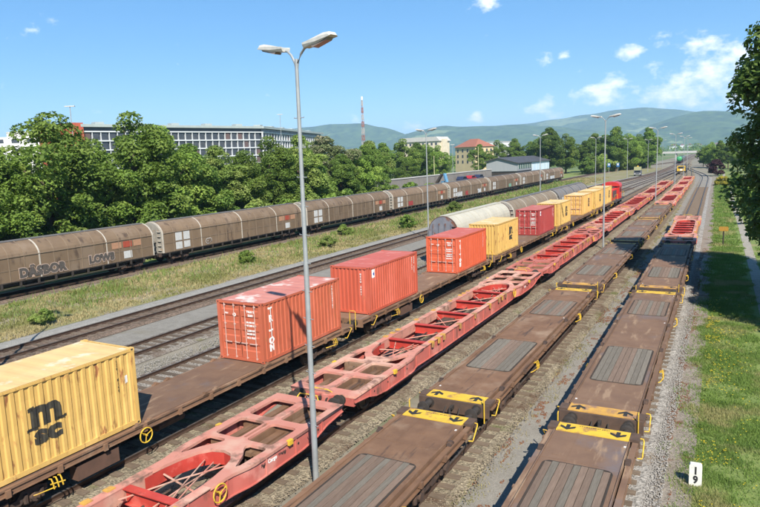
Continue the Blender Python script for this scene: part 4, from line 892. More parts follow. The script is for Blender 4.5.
# rail works vehicle and yellow track machine, tank wagons
m_tyre = mat('black tyre', (.02, .02, .02), rough=.9); m_vyel = mat('lime yellow vehicle', (.30, .31, .15), (.25, .25, .13), rough=.45); m_vgrey = mat('grey vehicle body', (.12, .125, .14), (.09, .095, .105), rough=.6)
van = thing('works_van', 'grey works van with lime yellow roof standing left of the tracks', 'van', (-29.6, 243, GZ), R(4))
part('body', MB().prism([(-2.6, .5), (2.3, .5), (2.5, 1.3), (1.8, 2.1), (-2.6, 2.1)], 'x', -1.2, 1.2).mesh('body', m_vgrey), van)
part('roof', MB().prism([(-2.55, 2.101), (1.7, 2.101), (1.2, 3.2), (-2.4, 3.3)], 'x', -1.15, 1.15).mesh('roof', m_vyel), van)
part('windscreen', MB().box(-.95, .95, -2.63, -2.601, 1.35, 2.0).mesh('windscreen', m_win), van); part('beacon', MB().box(-.3, .3, -1, -.6, 3.301, 3.6).mesh('beacon', m_yellow), van)
for x in (-1., 1.):
    for y in (-1.7, 1.6): part('wheel', MB().tube([(x-.15, y, .42), (x+.15, y, .42)], .42, 12).mesh('wheel', m_tyre), van)
    part('headlight', MB().box(x*.85-.15, x*.85+.15, -2.63, -2.601, .8, 1.0).mesh('headlight', m_white), van)
mc = thing('track_machine', 'small yellow track machine at the far end of the wagon lines', 'track machine', (-16.3, 252, GZ), R(3))
part('chassis', MB().box(-1.4, 1.4, -3, 3, .75, 1.25).mesh('chassis', m_black), mc); part('cab', MB().prism([(-1.35, 1.251), (1.35, 1.251), (1.25, 3.0), (-1.25, 3.0)], 'y', -2.9, 0).mesh('cab', m_yellow), mc); part('engine_cover', MB().box(-1.1, 1.1, .01, 2.9, 1.251, 2.3).mesh('engine_cover', m_yellow), mc)
part('window', MB().box(-1.0, 1.0, -2.93, -2.901, 2.1, 2.8).mesh('window', m_win), mc); part('sign_panel', MB().box(-.35, .35, -2.94, -2.901, 1.4, 1.9).mesh('sign_panel', m_white), mc)
for y in (-1.8, 1.8):
    for x, wm_ in ((.755, wheel), (-.755, wheel_l)): part('wheel', wm_, mc, (x, y, .46+.3))
m_green = mat('green tank paint', (.06, .32, .12), (.05, .26, .1), rough=.45); m_tank = mat('dark grey tank', (.09, .09, .095), (.06, .06, .06), scale=1, rough=.55)
def tank_spec(m):
    mb = MB(); mb.tube([(0, -6.6, 2.65), (0, -6.4, 2.65), (0, -6.0, 2.65), (0, 6., 2.65), (0, 6.4, 2.65), (0, 6.6, 2.65)], 0, 20, rr=[.5, 1.1, 1.45, 1.45, 1.1, .5])
    sp = [('tank', mb.mesh('tank', m, smooth=True)), ('frame', MB().box(-1.2, 1.2, -7, 7, .95, 1.2).mesh('frame', m_black)), ('walkway', MB().box(-.35, .35, -4, 4, 4.11, 4.2).mesh('walkway', m_black))]
    return sp+[bogie_spec(4.8), bogie_spec(-4.8)]+ends_spec(7)
tkg = tank_spec(m_green); tkd = tank_spec(m_tank)
for i in range(9):
    y = 430+15.6*i
    o = thing('tank_wagon', 'green tank wagon at the near end of the far tank train' if i == 0 else 'dark tank wagon of the far train before the overpass, %s behind the green one' % ['', 'first', 'second', 'third', 'fourth', 'fifth', 'sixth', 'seventh', 'eighth'][i], 'tank wagon', (tx('main', y)-.0, y, gz(y)), trz('main', y), 'far tank wagons', tkg if i in (0, 4) else tkd)

# ------------------------------------------------------------------ overpass
m_conc = mat('pale concrete', (.46, .45, .42), (.38, .37, .35), scale=.5, rough=.85); m_concd = mat('grey concrete wall', (.22, .205, .185), (.17, .155, .14), scale=.6, rough=.9, c3=(.19, .17, .14), s3=.4, t3=.55)
ov = thing('overpass', 'pale concrete road overpass crossing the tracks in the distance', 'bridge', (-32, 640, -2.4))
part('bridge_deck', MB().box(-90, 70, -5, 5, 5.6, 6.5).mesh('bridge_deck', m_conc), ov)
for s in (-1, 1): part('parapet', MB().box(-90, 70, s*4.8-.15, s*4.8+.15, 6.501, 7.3).mesh('parapet', m_conc), ov)
for x in (-34, -14, 10, 26): part('pier', MB().box(x-.6, x+.6, -4, 4, -.3, 5.599).mesh('pier', m_conc), ov)

# ------------------------------------------------------------------ depot, ramp, houses, office block
m_depot = mat('grey metal cladding', (.27, .285, .30), (.24, .255, .27), scale=.4, rough=.5, stretch=(3, 3, .2)); m_depotb = mat('pale blue cladding', (.55, .66, .74), (.5, .62, .7), scale=.4, rough=.5); m_roofd = mat('dark slate roof', (.07, .072, .08), (.055, .056, .06), scale=.8, rough=.7); m_bgl = mat('greenish window band', (.10, .16, .15), (.07, .12, .11), scale=.6, rough=.2)
# depot corners on the ground: near-left, near-right, far-right, far-left
dA, dB, dC = Vector((-77.2, 219.5)), Vector((-66, 219.5)), Vector((-66, 264))
u1 = (dA-dB).normalized(); ln1 = (dA-dB).length; ln2 = (dC-dB).length
dp = thing('depot', 'grey clad depot hall with dark low-pitched roof behind the covered train', 'building', (dB.x, dB.y, GZ), math.atan2(u1.y, u1.x)-math.pi)
a1, b1 = -ln1, 0.
mb = MB(); mb.prism([(a1, 3.3), (b1, 3.3), (b1, 6.1), (-6.7, 7.9), (a1, 6.75)], 'y', 0, .4); part('gable_wall', mb.mesh('gable_wall', m_depot), dp)
part('ground_floor', MB().box(a1+.2, b1-.2, .3, ln2-.2, 0, 3.3).mesh('ground_floor', m_black), dp)
part('side_wall', MB().box(b1-.4, b1, .401, ln2*.42, 3.3, 6.05).mesh('side_wall', m_depot), dp); sw = part('side_wall', MB().box(b1-.4, b1, ln2*.42+.001, ln2, 2.4, 6.05).mesh('side_wall', m_depotb), dp)
part('window_band', MB().box(b1+.002, b1+.06, 1.2, ln2*.40, 4.0, 5.7).mesh('window_band', m_bgl), dp)
for k in range(7): part('window_frame', MB().box(b1+.061, b1+.1, 1.2+k*2.7, 1.35+k*2.7, 4.0, 5.7).mesh('window_frame', m_white), dp)
for k in range(5): part('panel_joint', MB().box(b1+.002, b1+.05, ln2*.42+1+k*5, ln2*.42+1.12+k*5, 2.4, 6.0).mesh('panel_joint', m_white), dp)
part('back_wall', MB().box(a1, b1-.5, ln2-.4, ln2-.001, 0, 6).mesh('back_wall', m_depot), dp); part('side_wall', MB().box(a1, a1+.4, .5, ln2-.5, 0, 6.6).mesh('side_wall', m_depot), dp)
rx = -6.7
mb = MB(); mb.prism([(a1-.6, 6.65), (rx, 7.95), (b1+.5, 6.0), (b1+.5, 6.2), (rx, 8.2), (a1-.6, 6.9)], 'y', -.7, ln2+.7); part('roof', mb.mesh('roof', m_roofd), dp)
part('canopy', MB().box(b1+.2, b1+2.2, 0, ln2*.6, 2.6, 2.9).mesh('canopy', m_roofd), dp)
rp = thing('loading_ramp', 'long grey concrete loading ramp wall behind the covered train', 'wall', (-62, 110, GZ))
for k in range(10):
    part('panel', MB().box(-.3, .3, 7*k+.03, 7*k+6.97, 0, 5.1-.05*(k % 2)).mesh('panel', m_concd), rp)
part('coping', MB().box(-.4, .4, 0, 70, 5.101, 5.3).mesh('coping', m_conc), rp)
part('yard_slab', MB().box(.301, 7.5, -2, 72, 0, 2.9).mesh('yard_slab', m_concd), rp)
m_blued = mat('blue crane paint', (.12, .28, .42), (.08, .2, .33), rough=.5)
cr_ = thing('crane', 'small blue loading crane with folded jib on the ramp', 'crane', (-59.5, 139, GZ+2.92), 1.2)
part('mast', MB().box(-.35, .35, -.35, .35, 0, .9).mesh('mast', m_blued), cr_); part('jib', MB().prism([(-1.6, .2), (-1.1, .2), (-.3, 2.6), (-.7, 2.7)], 'x', -.35, .35).mesh('jib', m_blued), cr_); part('jib', MB().prism([(.1, 2.5), (.5, 2.6), (2.3, .5), (1.8, .3)], 'x', -.35, .35).mesh('jib', m_graf), cr_)
def car(label, loc, rz, m):
    c = thing('parked_car', label, 'car', loc, rz, 'cars parked on the ramp')
    part('body', MB().prism([(-2.1, .3), (2.1, .3), (2.15, .75), (1.2, .85), (.6, 1.4), (-1.3, 1.4), (-1.9, .9), (-2.1, .85)], 'x', -.85, .85).mesh('body', m), c)
    part('side_glass', MB().prism([(-1.6, .92), (.9, .92), (.5, 1.32), (-1.2, 1.32)], 'x', -.87, .87).mesh('side_glass', m_win), c)
    for x in (-.8, .8):
        for y in (-1.35, 1.35): part('wheel', MB().tube([(x-.1, y, .32), (x+.1, y, .32)], .32, 10).mesh('wheel', m_tyre), c)
m_carr = mat('red car paint', (.35, .03, .04), rough=.3); m_card = mat('dark blue car paint', (.03, .04, .08), rough=.3)
car('dark blue car parked on the ramp left of the red one', (-59.8, 152, GZ+2.92), 0, m_card); car('red car parked on the ramp beside the dark blue cars', (-59.8, 158, GZ+2.92), 0, m_carr); car('dark blue car parked on the ramp right of the red one', (-59.8, 164, GZ+2.92), 0, m_card)

m_ochre = mat('cream yellow render', (.56, .45, .27), (.5, .4, .24), scale=.3, rough=.9); m_cream = mat('cream render', (.66, .58, .44), scale=.3, rough=.9); m_tile = mat('red roof tiles', (.30, .12, .08), (.24, .10, .07), scale=1, rough=.85, stretch=(1, 1, 4)); m_wwall = mat('white render', (.72, .72, .70), (.66, .66, .65), scale=.4, rough=.85); m_wind = mat('house window', (.06, .07, .09), rough=.2); m_brick = mat('red brick panel', (.42, .095, .055), (.36, .08, .05), scale=.6, rough=.85)
def win(par, x, y, z, w_, h, nx=0, ny=-1, m=m_wind):
    if ny: me = MB().box(-w_/2, w_/2, -.06, .06, -h/2, h/2)
    else: me = MB().box(-.06, .06, -w_/2, w_/2, -h/2, h/2)
    o = link('window', WIN.setdefault((w_, h, ny, m.name), me.mesh('window', m)), par, (x, y, z)); return o
WIN = {}
hs = thing('house', 'cream yellow apartment house with red hipped roof beyond the trees', 'building', (-128.8, 332, GZ), R(-30))
part('wall', MB().box(-8.6, 8.6, 0, 13, 0, 13.5).mesh('wall', m_ochre), hs)
mb = MB(); b = [(-9.3, -.7, 13.501), (9.3, -.7, 13.501), (9.3, 13.7, 13.501), (-9.3, 13.7, 13.501)]; r0, r1 = (-3.5, 6.5, 17.8), (3.5, 6.5, 17.8)
mb.face([b[0], b[1], r1, r0]); mb.face([b[2], b[3], r0, r1]); mb.face([b[1], b[2], r1]); mb.face([b[3], b[0], r0]); mb.face(b); part('roof', mb.mesh('roof', m_tile), hs)
for k in range(4):
    for z in (5.5, 8.5, 11.5): win(hs, -6.3+4.2*k, -.01, z, 1.2, 1.6); win(hs, 8.61, 2+3*k, z, 1.2, 1.6, ny=0)
b2 = thing('house', 'long ochre building with grey roof above the trees left of the cream house', 'building', (-198, 420, GZ), R(-8))
part('wall', MB().box(-17, 17, 0, 14, 0, 19.5).mesh('wall', m_cream), b2); part('roof', MB().prism([(-18, 19.501), (18, 19.501), (15, 22.5), (-15, 22.5)], 'y', -.8, 14.8).mesh('roof', m_conc), b2); part('stair_tower', MB().box(17.001, 19, 2, 8, 0, 20.8).mesh('stair_tower', m_cream), b2)
for k in range(9):
    for z in (14, 17.5): win(b2, -14.4+3.6*k, -.01, z, 1.6, 1.7)
b3 = thing('house', 'white flat-roofed building right of the cream house', 'building', (-153, 440, GZ), R(-8))
part('wall', MB().box(-11, 11, 0, 14, 0, 17.2).mesh('wall', m_wwall), b3); part('roof', MB().box(-11.3, 11.3, -.3, 14.3, 17.201, 17.7).mesh('roof', m_conc), b3)
for k in range(6):
    for z in (12, 15): win(b3, -8.8+3.5*k, -.01, z, 2.0, 1.3)
b4 = thing('house', 'small white tower block behind the trees at the left edge', 'building', (-200, 125, GZ), R(40))
part('wall', MB().box(-7, 7, 0, 12, 0, 20.3).mesh('wall', m_wwall), b4); part('roof', MB().box(-3, 5, 2, 9, 20.301, 22.).mesh('roof', m_conc), b4)
for k in range(3):
    for z in (16, 19): win(b4, -4.5+4.5*k, -.01, z, 2.2, 1.2)
# office block, two wings meeting at a blunt corner
m_slab = mat('white facade band', (.56, .58, .60), (.50, .52, .54), scale=.5, rough=.7); m_frame = mat('grey eaves', (.36, .41, .40), (.31, .35, .35), scale=.5, rough=.6); m_wrec = mat('dark office window', (.035, .045, .06), (.07, .075, .085), scale=.3, rough=.15); m_blind = mat('reddish blind', (.13, .085, .08), (.10, .07, .07), scale=.4, rough=.8)
of = thing('office_block', 'long white banded office block with grey flat roof above the trees', 'building', (0, 0, GZ))
OZ = 23.6
def wing(p0, p1, depth, ncol):
    p0, p1 = Vector(p0), Vector(p1); d = (p1-p0); ln = d.length; ang = math.atan2(d.y, d.x)
    wg = link('wing', MB().box(0, ln, .5, depth, 0, OZ-.6).mesh('wing', m_wrec), of, (p0.x, p0.y, 0), ang)
    link('roof', MB().box(-1.0, ln+1.0, -1.0, depth+.5, OZ-.6, OZ+.3).mesh('roof', m_frame), wg)
    for k in range(1, 8): link('floor_band', MB().box(-.2, ln+.2, -.25, .499, k*3.05+.0, k*3.05+.42).mesh('floor_band', m_slab), wg)
    pm = MB().box(-.1, .1, -.12, .499, -1.39, 1.24).mesh('pier', m_slab); wmse = [MB().box(-.95, .95, .15, .3, -1.37, 1.23).mesh('window', m) for m in (m_wrec, m_blind)]; fr = MB().box(-.04, .04, .05, .149, -1.24, 1.18).mesh('mullion', m_frame)
    for k in range(3, 7):
        z = k*3.05+1.8
        for c in range(ncol):
            x = (c+.5)*ln/ncol; hwid = ln/ncol
            link('pier', pm, wg, (x-hwid/2, 0, z))
            o = link('window', wmse[1 if rnd.random() < .14 else 0], wg, (x-hwid*.1, 0, z), scale=(hwid/2.5, 1, 1))
            if rnd.random() < .6: pass
    for c in range(int(ln/14)): link('roof_unit', MB().box(-1.5, 1.5, 3, 6, OZ+.301, OZ+1.3).mesh('roof_unit', m_frame), wg, (7+c*14, 0, 0))
wing((-186.2, 139.5), (-169, 208.5), 15, 25); wing((-168.6, 209.3), (-196, 293), 15, 26)
bw = thing('brick_wing', 'red panelled stair tower and low wing at the left end of the office block', 'building', (-187.0, 136.2, GZ), math.atan2(62, 15.5))
part('tower', MB().box(-1, 3.2, -.9, 12, 0, 24.3).mesh('tower', m_brick), bw); part('wing', MB().box(-7.5, -1.01, .5, 12, 0, 22.6).mesh('wing', m_brick), bw); part('parapet', MB().box(-7.7, -1.02, .3, 12.2, 22.601, 23).mesh('parapet', m_frame), bw)
# lattice mast
m_mastr = mat('red mast paint', (.30, .13, .10), rough=.6); m_mastw = mat('dull white mast paint', (.42, .38, .36), rough=.7)
ms = thing('radio_mast', 'tall red and white lattice mast rising above the trees', 'mast', (-290, 500, GZ))
for k in range(10):
    z0 = 6*k; mb = MB(); w0 = 1.5-.1*k; w1 = 1.5-.1*(k+1)
    for sx, sy in ((1, 1), (1, -1), (-1, 1), (-1, -1)): mb.tube([(sx*w0, sy*w0, z0), (sx*w1, sy*w1, z0+6)], .15, 4)
    for a in range(4):
        c = [(1, 1), (1, -1), (-1, -1), (-1, 1)]; p, q = c[a], c[(a+1) % 4]; mb.tube([(p[0]*w0, p[1]*w0, z0), (q[0]*w1, q[1]*w1, z0+6)], .12, 4); mb.tube([(q[0]*w0, q[1]*w0, z0), (p[0]*w1, p[1]*w1, z0+6)], .12, 4)
    link('mast_section', mb.mesh('mast_section', m_mastr if k % 2 == 0 else m_mastw), ms)
part('antenna', MB().tube([(0, 0, 60), (0, 0, 63)], .9, 8).mesh('antenna', m_white), ms)

# ------------------------------------------------------------------ trees and shrubs
def leafmat(name, a, b, c): return mat(name, a, b, scale=.9, rough=.6, transl=.4, c3=c, s3=.35, t3=.5, rv=.3, detail=3, spec=.25)
m_leaf = [leafmat('maple leaves', (0.196, 0.297, 0.050), (0.129, 0.213, 0.036), (0.246, 0.336, 0.067)), leafmat('ash leaves', (0.162, 0.258, 0.047), (0.106, 0.185, 0.034), (0.202, 0.286, 0.056)), leafmat('lime leaves', (0.241, 0.330, 0.073), (0.168, 0.252, 0.050), (0.280, 0.347, 0.095)), leafmat('blossoming leaves', (.17, .20, .09), (.12, .155, .06), (.27, .25, .16))]
m_leafd = leafmat('near tree leaves', (0.106, 0.174, 0.031), (0.073, 0.129, 0.022), (0.146, 0.213, 0.045))
m_leafp = leafmat('purple leaves', (.07, .03, .035), (.05, .02, .025), (.09, .04, .04)); m_leafy = leafmat('yellow shrub leaves', (.4, .34, .04), (.26, .26, .04), (.5, .42, .05))
m_bark = mat('bark', (.11, .085, .06), (.075, .055, .04), scale=3, stretch=(4, 4, .5), rough=.95, bump=.6)
def leaf_cards(P, Nn, size, m, name, r_):
    n = len(P); a = r_.normal(size=(n, 3)); nn = Nn+a*.55; nn /= np.linalg.norm(nn, axis=1)[:, None]
    t = np.cross(nn, r_.normal(size=(n, 3))); t /= np.linalg.norm(t, axis=1)[:, None]; b = np.cross(nn, t); s = (size*r_.uniform(.6, 1.3, n))[:, None]
    droop = nn*s*.25
    V = np.stack([P-t*s, P-b*s*.6+droop*.3, P+t*s, P+b*s*.6+droop*.3], 1).reshape(-1, 3)
    return tri_mesh(name, V, np.arange(4*n).reshape(n, 4), m)
def crown(seed, H=13., rad=4.2, z0=1.6, nclump=70, nleaf=11000, leaf=.30, m=None, top=.5, cl=(.9, 1.6), flat=.75, col=False):
    r_ = np.random.default_rng(seed); cs = []; h = H-z0
    while len(cs) < nclump:
        p = r_.uniform(-1, 1, 3); q = np.linalg.norm(p)
        if q > 1 or q < .45: continue
        tt = (p[2]+1)/2; prof = min(1, 1.25*math.sin(math.pi*min(1, tt*.86+.16))**.7)
        if col:
            an = r_.uniform(0, 2*math.pi); tt = r_.random(); q = rad*math.sqrt(r_.uniform(.3, 1))*min(1, .7+1.4*tt)*min(1, (1.02-tt)*3.6)**.6
            cs.append((q*math.cos(an), q*math.sin(an), z0+tt*h*.95)); continue
        cs.append((p[0]*rad*prof*.92, p[1]*rad*prof*.92, z0+tt*h*.93))
    cs = np.array(cs); lob = 1+.22*np.sin(np.arctan2(cs[:, 1], cs[:, 0])*3+seed)
    cs[:, :2] *= (lob if not col else lob**.4)[:, None]; rs = r_.uniform(*cl, nclump)*rad/4.2
    k = r_.choice(nclump, nleaf, p=rs**2/np.sum(rs**2)); d = r_.normal(size=(nleaf, 3)); d[:, 2] += .35; d /= np.linalg.norm(d, axis=1)[:, None]
    rr = rs[k]*r_.uniform(.55, 1.08, nleaf)**.6
    P = cs[k]+d*rr[:, None]*np.array([1, 1, flat]); nn = d*.6+np.array([0, 0, .75]); 
    return leaf_cards(P, nn, leaf, m, 'crown', r_), cs
def trunk(seed, cs, H, z0, r0=.28, nb=9):
    r_ = random.Random(seed); mb = MB(); zt = z0+(H-z0)*.72
    pts = [(0, 0, -.3), (0, 0, .2), (.08*r_.uniform(-1, 1), .08, z0), (.2*r_.uniform(-1, 1), .2*r_.uniform(-1, 1), (z0+zt)/2), (.3*r_.uniform(-1, 1), .3*r_.uniform(-1, 1), zt)]
    mb.tube(pts, 0, 8, rr=[r0*1.5, r0*1.1, r0*.9, r0*.6, r0*.2])
    for i in range(nb):
        c = cs[r_.randrange(len(cs))]; za = z0*.8+(min(c[2], zt)-z0*.8)*r_.uniform(.2, .7); mid = (c[0]*.5, c[1]*.5, (za+c[2])/2+.3)
        mb.tube([(0, 0, za), mid, tuple(c)], 0, 5, rr=[r0*.4, r0*.25, .03])
    return mb.mesh('trunk', m_bark)
VAR = []
for i, (H, rad, z0, mi) in enumerate(((13, 4.4, 1.2, 0), (13, 4.0, 1.2, 1), (13, 4.8, 1.0, 0), (13, 4.2, 1.0, 2), (13, 3.9, 2.0, 3), (13, 3.6, 1.0, 1))):
    me, cs = crown(20+i, H, rad, z0, 82, 25000, .16, m_leaf[mi], cl=(.45, 1.5), flat=.62); VAR.append((me, trunk(i, cs, H, z0)))
def tree(label, x, y, H, v, wid=1., rz=None, name='tree', z=GZ, group=None, lean=0):
    o = thing(name, label, 'tree', (x, y, z), rz if rz is not None else rnd.uniform(0, 6.28), group); s = H/13.
    a = link('trunk', VAR[v][1], o); b = link('crown', VAR[v][0], o)
    for q in (a, b): q.scale = (s*wid, s*wid, s)
    return o
# row behind the covered train (the pale blossoming one stands by the office corner)
ROW = [(-60, 20, 13, 0), (-61, 28, 12.2, 1), (-60.5, 34.5, 12.3, 2), (-61, 41.2, 15.6, 2), (-61.5, 47, 12.6, 0), (-61, 52, 15.6, 0), (-62, 56.5, 14.8, 2), (-61, 60.5, 12.2, 1), (-61.5, 66, 11.8, 3), (-61, 71, 11.6, 2), (-61.5, 77.5, 13.2, 0), (-61, 84.5, 13.4, 3), (-63.5, 90, 11.5, 1), (-66, 99, 14.6, 4), (-61, 97, 10.5, 1), (-62, 104, 11.3, 0), (-64, 111, 12.2, 1), (-66, 117, 12.6, 5), (-70, 123, 13, 3)]
for i, (x, y, h, v) in enumerate(ROW):
    tree('leafy green tree, %s in the row behind the brown covered train' % (ORDL[i]+(' from the left' if i else '')) if v != 4 else 'tree with pale blossom in the row behind the covered train', x, y, h*1.07, v, wid=rnd.uniform(.96, 1.12), group='trees behind the covered train')
for i, (x, y, h, v) in enumerate([(-69, 33, 13, 1), (-70, 46, 13, 0), (-70, 63, 12, 1), (-71, 75, 12, 2), (-71, 90, 12, 0), (-74, 108, 13, 3)]):
    tree('tree in the second row behind the covered train, %s from the left' % ['first', 'second', 'third', 'fourth', 'fifth', 'sixth'][i], x, y, h, v, wid=1.15, group='second row of trees')
for i, (x, y, h, v) in enumerate([(-100, 165, 13, 0), (-100, 174, 14.5, 1), (-101, 186, 15.3, 5), (-100, 199, 16.4, 0), (-100, 210, 15.2, 1), (-101, 219, 15, 2), (-100, 229, 14, 0), (-88, 178, 9, 2)]):
    tree('tree beyond the loading ramp left of the cream house, %s from the left' % ORD[i].replace('nearest', 'first'), x, y, h, v, wid=1.1, group='trees beyond the ramp')
for i, (x, y, h, v) in enumerate([(-92, 262, 14.5, 1), (-86, 268, 16, 0), (-79, 272, 16.8, 5), (-73, 275, 15, 1), (-66.5, 272, 18, 0), (-63, 268, 20.6, 1), (-57, 272, 17.5, 0), (-51, 280, 14.5, 5), (-47.5, 285, 17.5, 1), (-43, 288, 16.5, 0), (-38.5, 285, 20, 1), (-35.5, 300, 17.5, 2), (-32.5, 310, 15.5, 1), (-29.5, 318, 20.2, 5), (-35, 330, 17, 0), (-38, 350, 16, 1)]):
    tree('tall tree in the group right of the grey depot, %s from the left' % ORD[i].replace('nearest', 'first'), x-6, y+8, h, v, wid=1., group='trees right of the depot')
for i, (x, y, h, v) in enumerate([(-12.3, 330, 9.5, 1), (-8.8, 320, 11.6, 0), (-5.5, 312, 12.4, 5), (-2.0, 300, 12, 1), (1.4, 290, 10, 0), (-12.5, 360, 8.5, 2), (5, 270, 11, 1), (4.4, 235, 8.5, 5)]):
    tree('round green tree right of the far track curve, %s in the clump' % ORD[i].replace('nearest', 'first'), x, y, h, v, wid=.95, group='trees right of the far track curve')
# big tree at the right edge, its neighbour outside the frame shades the bank
me, cs = crown(77, 20.0, 5.5, 2.0, 210, 75000, .2, m_leafd, cl=(.95, 1.5), col=True); bt = thing('tree', 'large dark broadleaf tree at the right picture edge', 'tree', (6.0, 49.0, GZ), .4, 'trees on the right bank'); link('trunk', trunk(77, cs, 18.5, 1.6, .45, 16), bt); link('crown', me, bt)
o = thing('tree', 'broadleaf tree out of frame at the right, shading the bank', 'tree', (8.8, 39.0, GZ), 2.2, 'trees on the right bank'); link('trunk', trunk(78, cs, 15, 1.6, .4, 12), o, scale=(.9, .9, .6)); link('crown', me, o, scale=(.84, .84, .6))
# shrubs
sh = [crown(200+i, 4.2, 2.4, .1, 26, 4500, .2, mm, cl=(.9, 1.5))[0] for i, mm in enumerate((m_leaf[1], m_leaf[2], m_leaf[0]))]
for i in range(24):
    y = 22+4.6*i+rnd.uniform(-1, 1); o = thing('shrub', 'green shrub, %s along the foot of the trees behind the covered train' % ORDL[i], 'shrub', (-56.5+rnd.uniform(-.8, .8), y, GZ), rnd.uniform(0, 6), 'shrubs behind the covered train'); link('foliage', sh[i % 3], o, scale=[rnd.uniform(.85, 1.25)]*3)
for i in range(16):
    y = 268+5*i; x = -52+.9*i; o = thing('shrub', 'green shrub, %s in front of the tall trees right of the depot' % ORDL[i], 'shrub', (x, y, GZ), rnd.uniform(0, 6), 'shrubs right of the depot'); link('foliage', sh[i % 3], o, scale=[rnd.uniform(1.3, 1.9)]*3)
def shrub(label, x, y, s, m_i=None, me=None):
    o = thing('shrub', label, 'shrub', (x, y, GZ), rnd.uniform(0, 6), 'single shrubs'); link('foliage', me or sh[m_i], o, scale=(s, s, s*.8))
shy = crown(231, 3, 2, .1, 18, 2500, .16, m_leafy, cl=(.9, 1.4))[0]; shp = crown(232, 5, 2.6, .3, 24, 3500, .2, m_leafp, cl=(.9, 1.4))[0]
shrub('yellow flowering shrub beside the footpath', -2.3, 178, 1.0, me=shy); shrub('dark green shrub beside the footpath below the yellow one', -1.3, 150, .5, 0); shrub('purple-leaved bush at the far end of the grass bank', -5.1, 232, 1.35, me=shp)
shrub('round green weed clump left of the main track near the picture edge', -38.6, 24.6, .32, 1)
shrub('low bush in the grassy strip, first past the nearest lamp pole', -41.8, 48, .42, 2); shrub('low bush in the grassy strip, second past the nearest lamp pole', -40.0, 60, .4, 1); shrub('low dark bush in the grassy strip near the round-roofed wagon', -39.4, 79, .55, 0); shrub('low bush in the grassy strip before the grey depot', -42.5, 104, .55, 1); shrub('tall weed clump in the middle of the grassy strip', -44, 70, .45, 1)
for k in range(9):
    y = 90+12*k; shrub('clipped dark hedge bush, %s along the right of the footpath' % ORD[k], footx(y)+2.2, y, .8, 0)
# grass, weeds and flowers
def vnoise(x, y, seed):
    """smooth value noise, -1..1"""
    T = np.random.default_rng(seed+500).uniform(-1, 1, (64, 64)); xi, yi = np.floor(x).astype(int), np.floor(y).astype(int); fx, fy = x-xi, y-yi
    fx, fy = fx*fx*(3-2*fx), fy*fy*(3-2*fy); g = lambda a, b: T[a % 64, b % 64]
    return (g(xi, yi)*(1-fx)+g(xi+1, yi)*fx)*(1-fy)+(g(xi, yi+1)*(1-fx)+g(xi+1, yi+1)*fx)*fy
def blades(name, label, n, xf, y0, y1, h, m, seed, wd=.02, power=1.6, w2=None):
    r_ = np.random.default_rng(seed); y = y0+(y1-y0)*r_.random(n)**power; a = np.array([xf(t) for t in y]); x = a[:, 0]+(a[:, 1]-a[:, 0])*r_.random(n)+.22*np.sin(y*1.1+seed)+.15*np.sin(y*3.1)+.1*r_.normal(size=n)
    cl = vnoise(x*.9, y*.9, seed)+.7*vnoise(x*2.7, y*2.7, seed+1)+.5*vnoise(x*.25, y*.25, seed+2); keep = r_.random(n) < np.clip(.62+.75*cl, .12, 1); x, y = x[keep], y[keep]; n = len(x)
    hh = h*r_.uniform(.4, 1.3, n)*(1+.004*(y-y0)); th = r_.uniform(0, 6.283, n); ww = wd*(1+.025*(y-y0)); lx, ly = r_.normal(0, .45, n)*hh, r_.normal(0, .45, n)*hh
    B = np.stack([x, y, np.full(n, GZ+.05)], 1); D = np.stack([np.cos(th)*ww, np.sin(th)*ww, 0*ww], 1); T = B+np.stack([lx, ly, hh], 1)
    V = np.stack([B-D, B+D, T], 1).reshape(-1, 3); o = link(name, tri_mesh(name, V, np.arange(3*n).reshape(n, 3), m), kind='stuff'); o['label'] = label
blades('bank_grass', 'short green grass on the bank right of the tracks', 190000, lambda y: (tx('flatb', y)+2.55, footx(y)-.6), 14, 70, .11, m_grass, 1, .012)
blades('bank_grass', 'short green grass right of the footpath', 60000, lambda y: (tx('flatb', y)+2.7 if y > 70 else footx(y)+.6, footx(y)-.7 if y > 70 else footx(y)+5), 25, 200, .16, m_grass, 2, .02, 1.3)
blades('meadow_grass', 'dry mixed grass in the strip beside the covered train', 170000, lambda y: (-47.2, -37.1), 16, 230, .17, m_drygrass, 3, .03, 1.7)
blades('tall_weeds', 'tall weed stalks in clumps beside the covered train', 13000, lambda y: (-47.0, -39.5), 16, 200, .5, m_grass, 23, .022, 1.7)
blades('weeds', 'thin weeds along the gravel between red wagons and flat wagons', 16000, lambda y: (tx('flata', y)-2.25, tx('flata', y)-1.75), 12, 110, .10, m_drygrass, 4, .012)
blades('weeds', 'thin weeds between the two flat wagon lines', 9000, lambda y: (tx('flatb', y)-2.6, tx('flata', y)+1.6), 12, 120, .07, m_drygrass, 5, .012)
blades('bank_weeds', 'weeds creeping over the stained gravel edge', 9000, lambda y: (tx('flatb', y)+2.0, tx('flatb', y)+2.9), 14, 60, .12, m_grass, 6, .014)
r_ = np.random.default_rng(9); n = 1000; y = 16+30*r_.random(n)**1.3; ctr = np.array([tx('flatb', t)+2.75 for t in y])+np.abs(r_.normal(0, .75, n)); keep = (vnoise(ctr*1.1, y*.7, 77)+.6*vnoise(ctr*3, y*3, 78) > .05) & (ctr < 1.8); y, x = y[keep], ctr[keep]; n = len(x)
a = r_.uniform(0, 6.28, n); s = .022+.0009*(y-16); z = GZ+.14+.1*r_.random(n)
V = np.stack([np.stack([x+s*np.cos(a+k*1.5708), y+s*np.sin(a+k*1.5708), z+(.012 if k % 2 else 0)], 1) for k in range(4)], 1).reshape(-1, 3)
o = link('wild_flowers', tri_mesh('wild_flowers', V, np.arange(4*n).reshape(n, 4), m_flower), kind='stuff'); o['label'] = 'small yellow wild flowers in the bank grass'
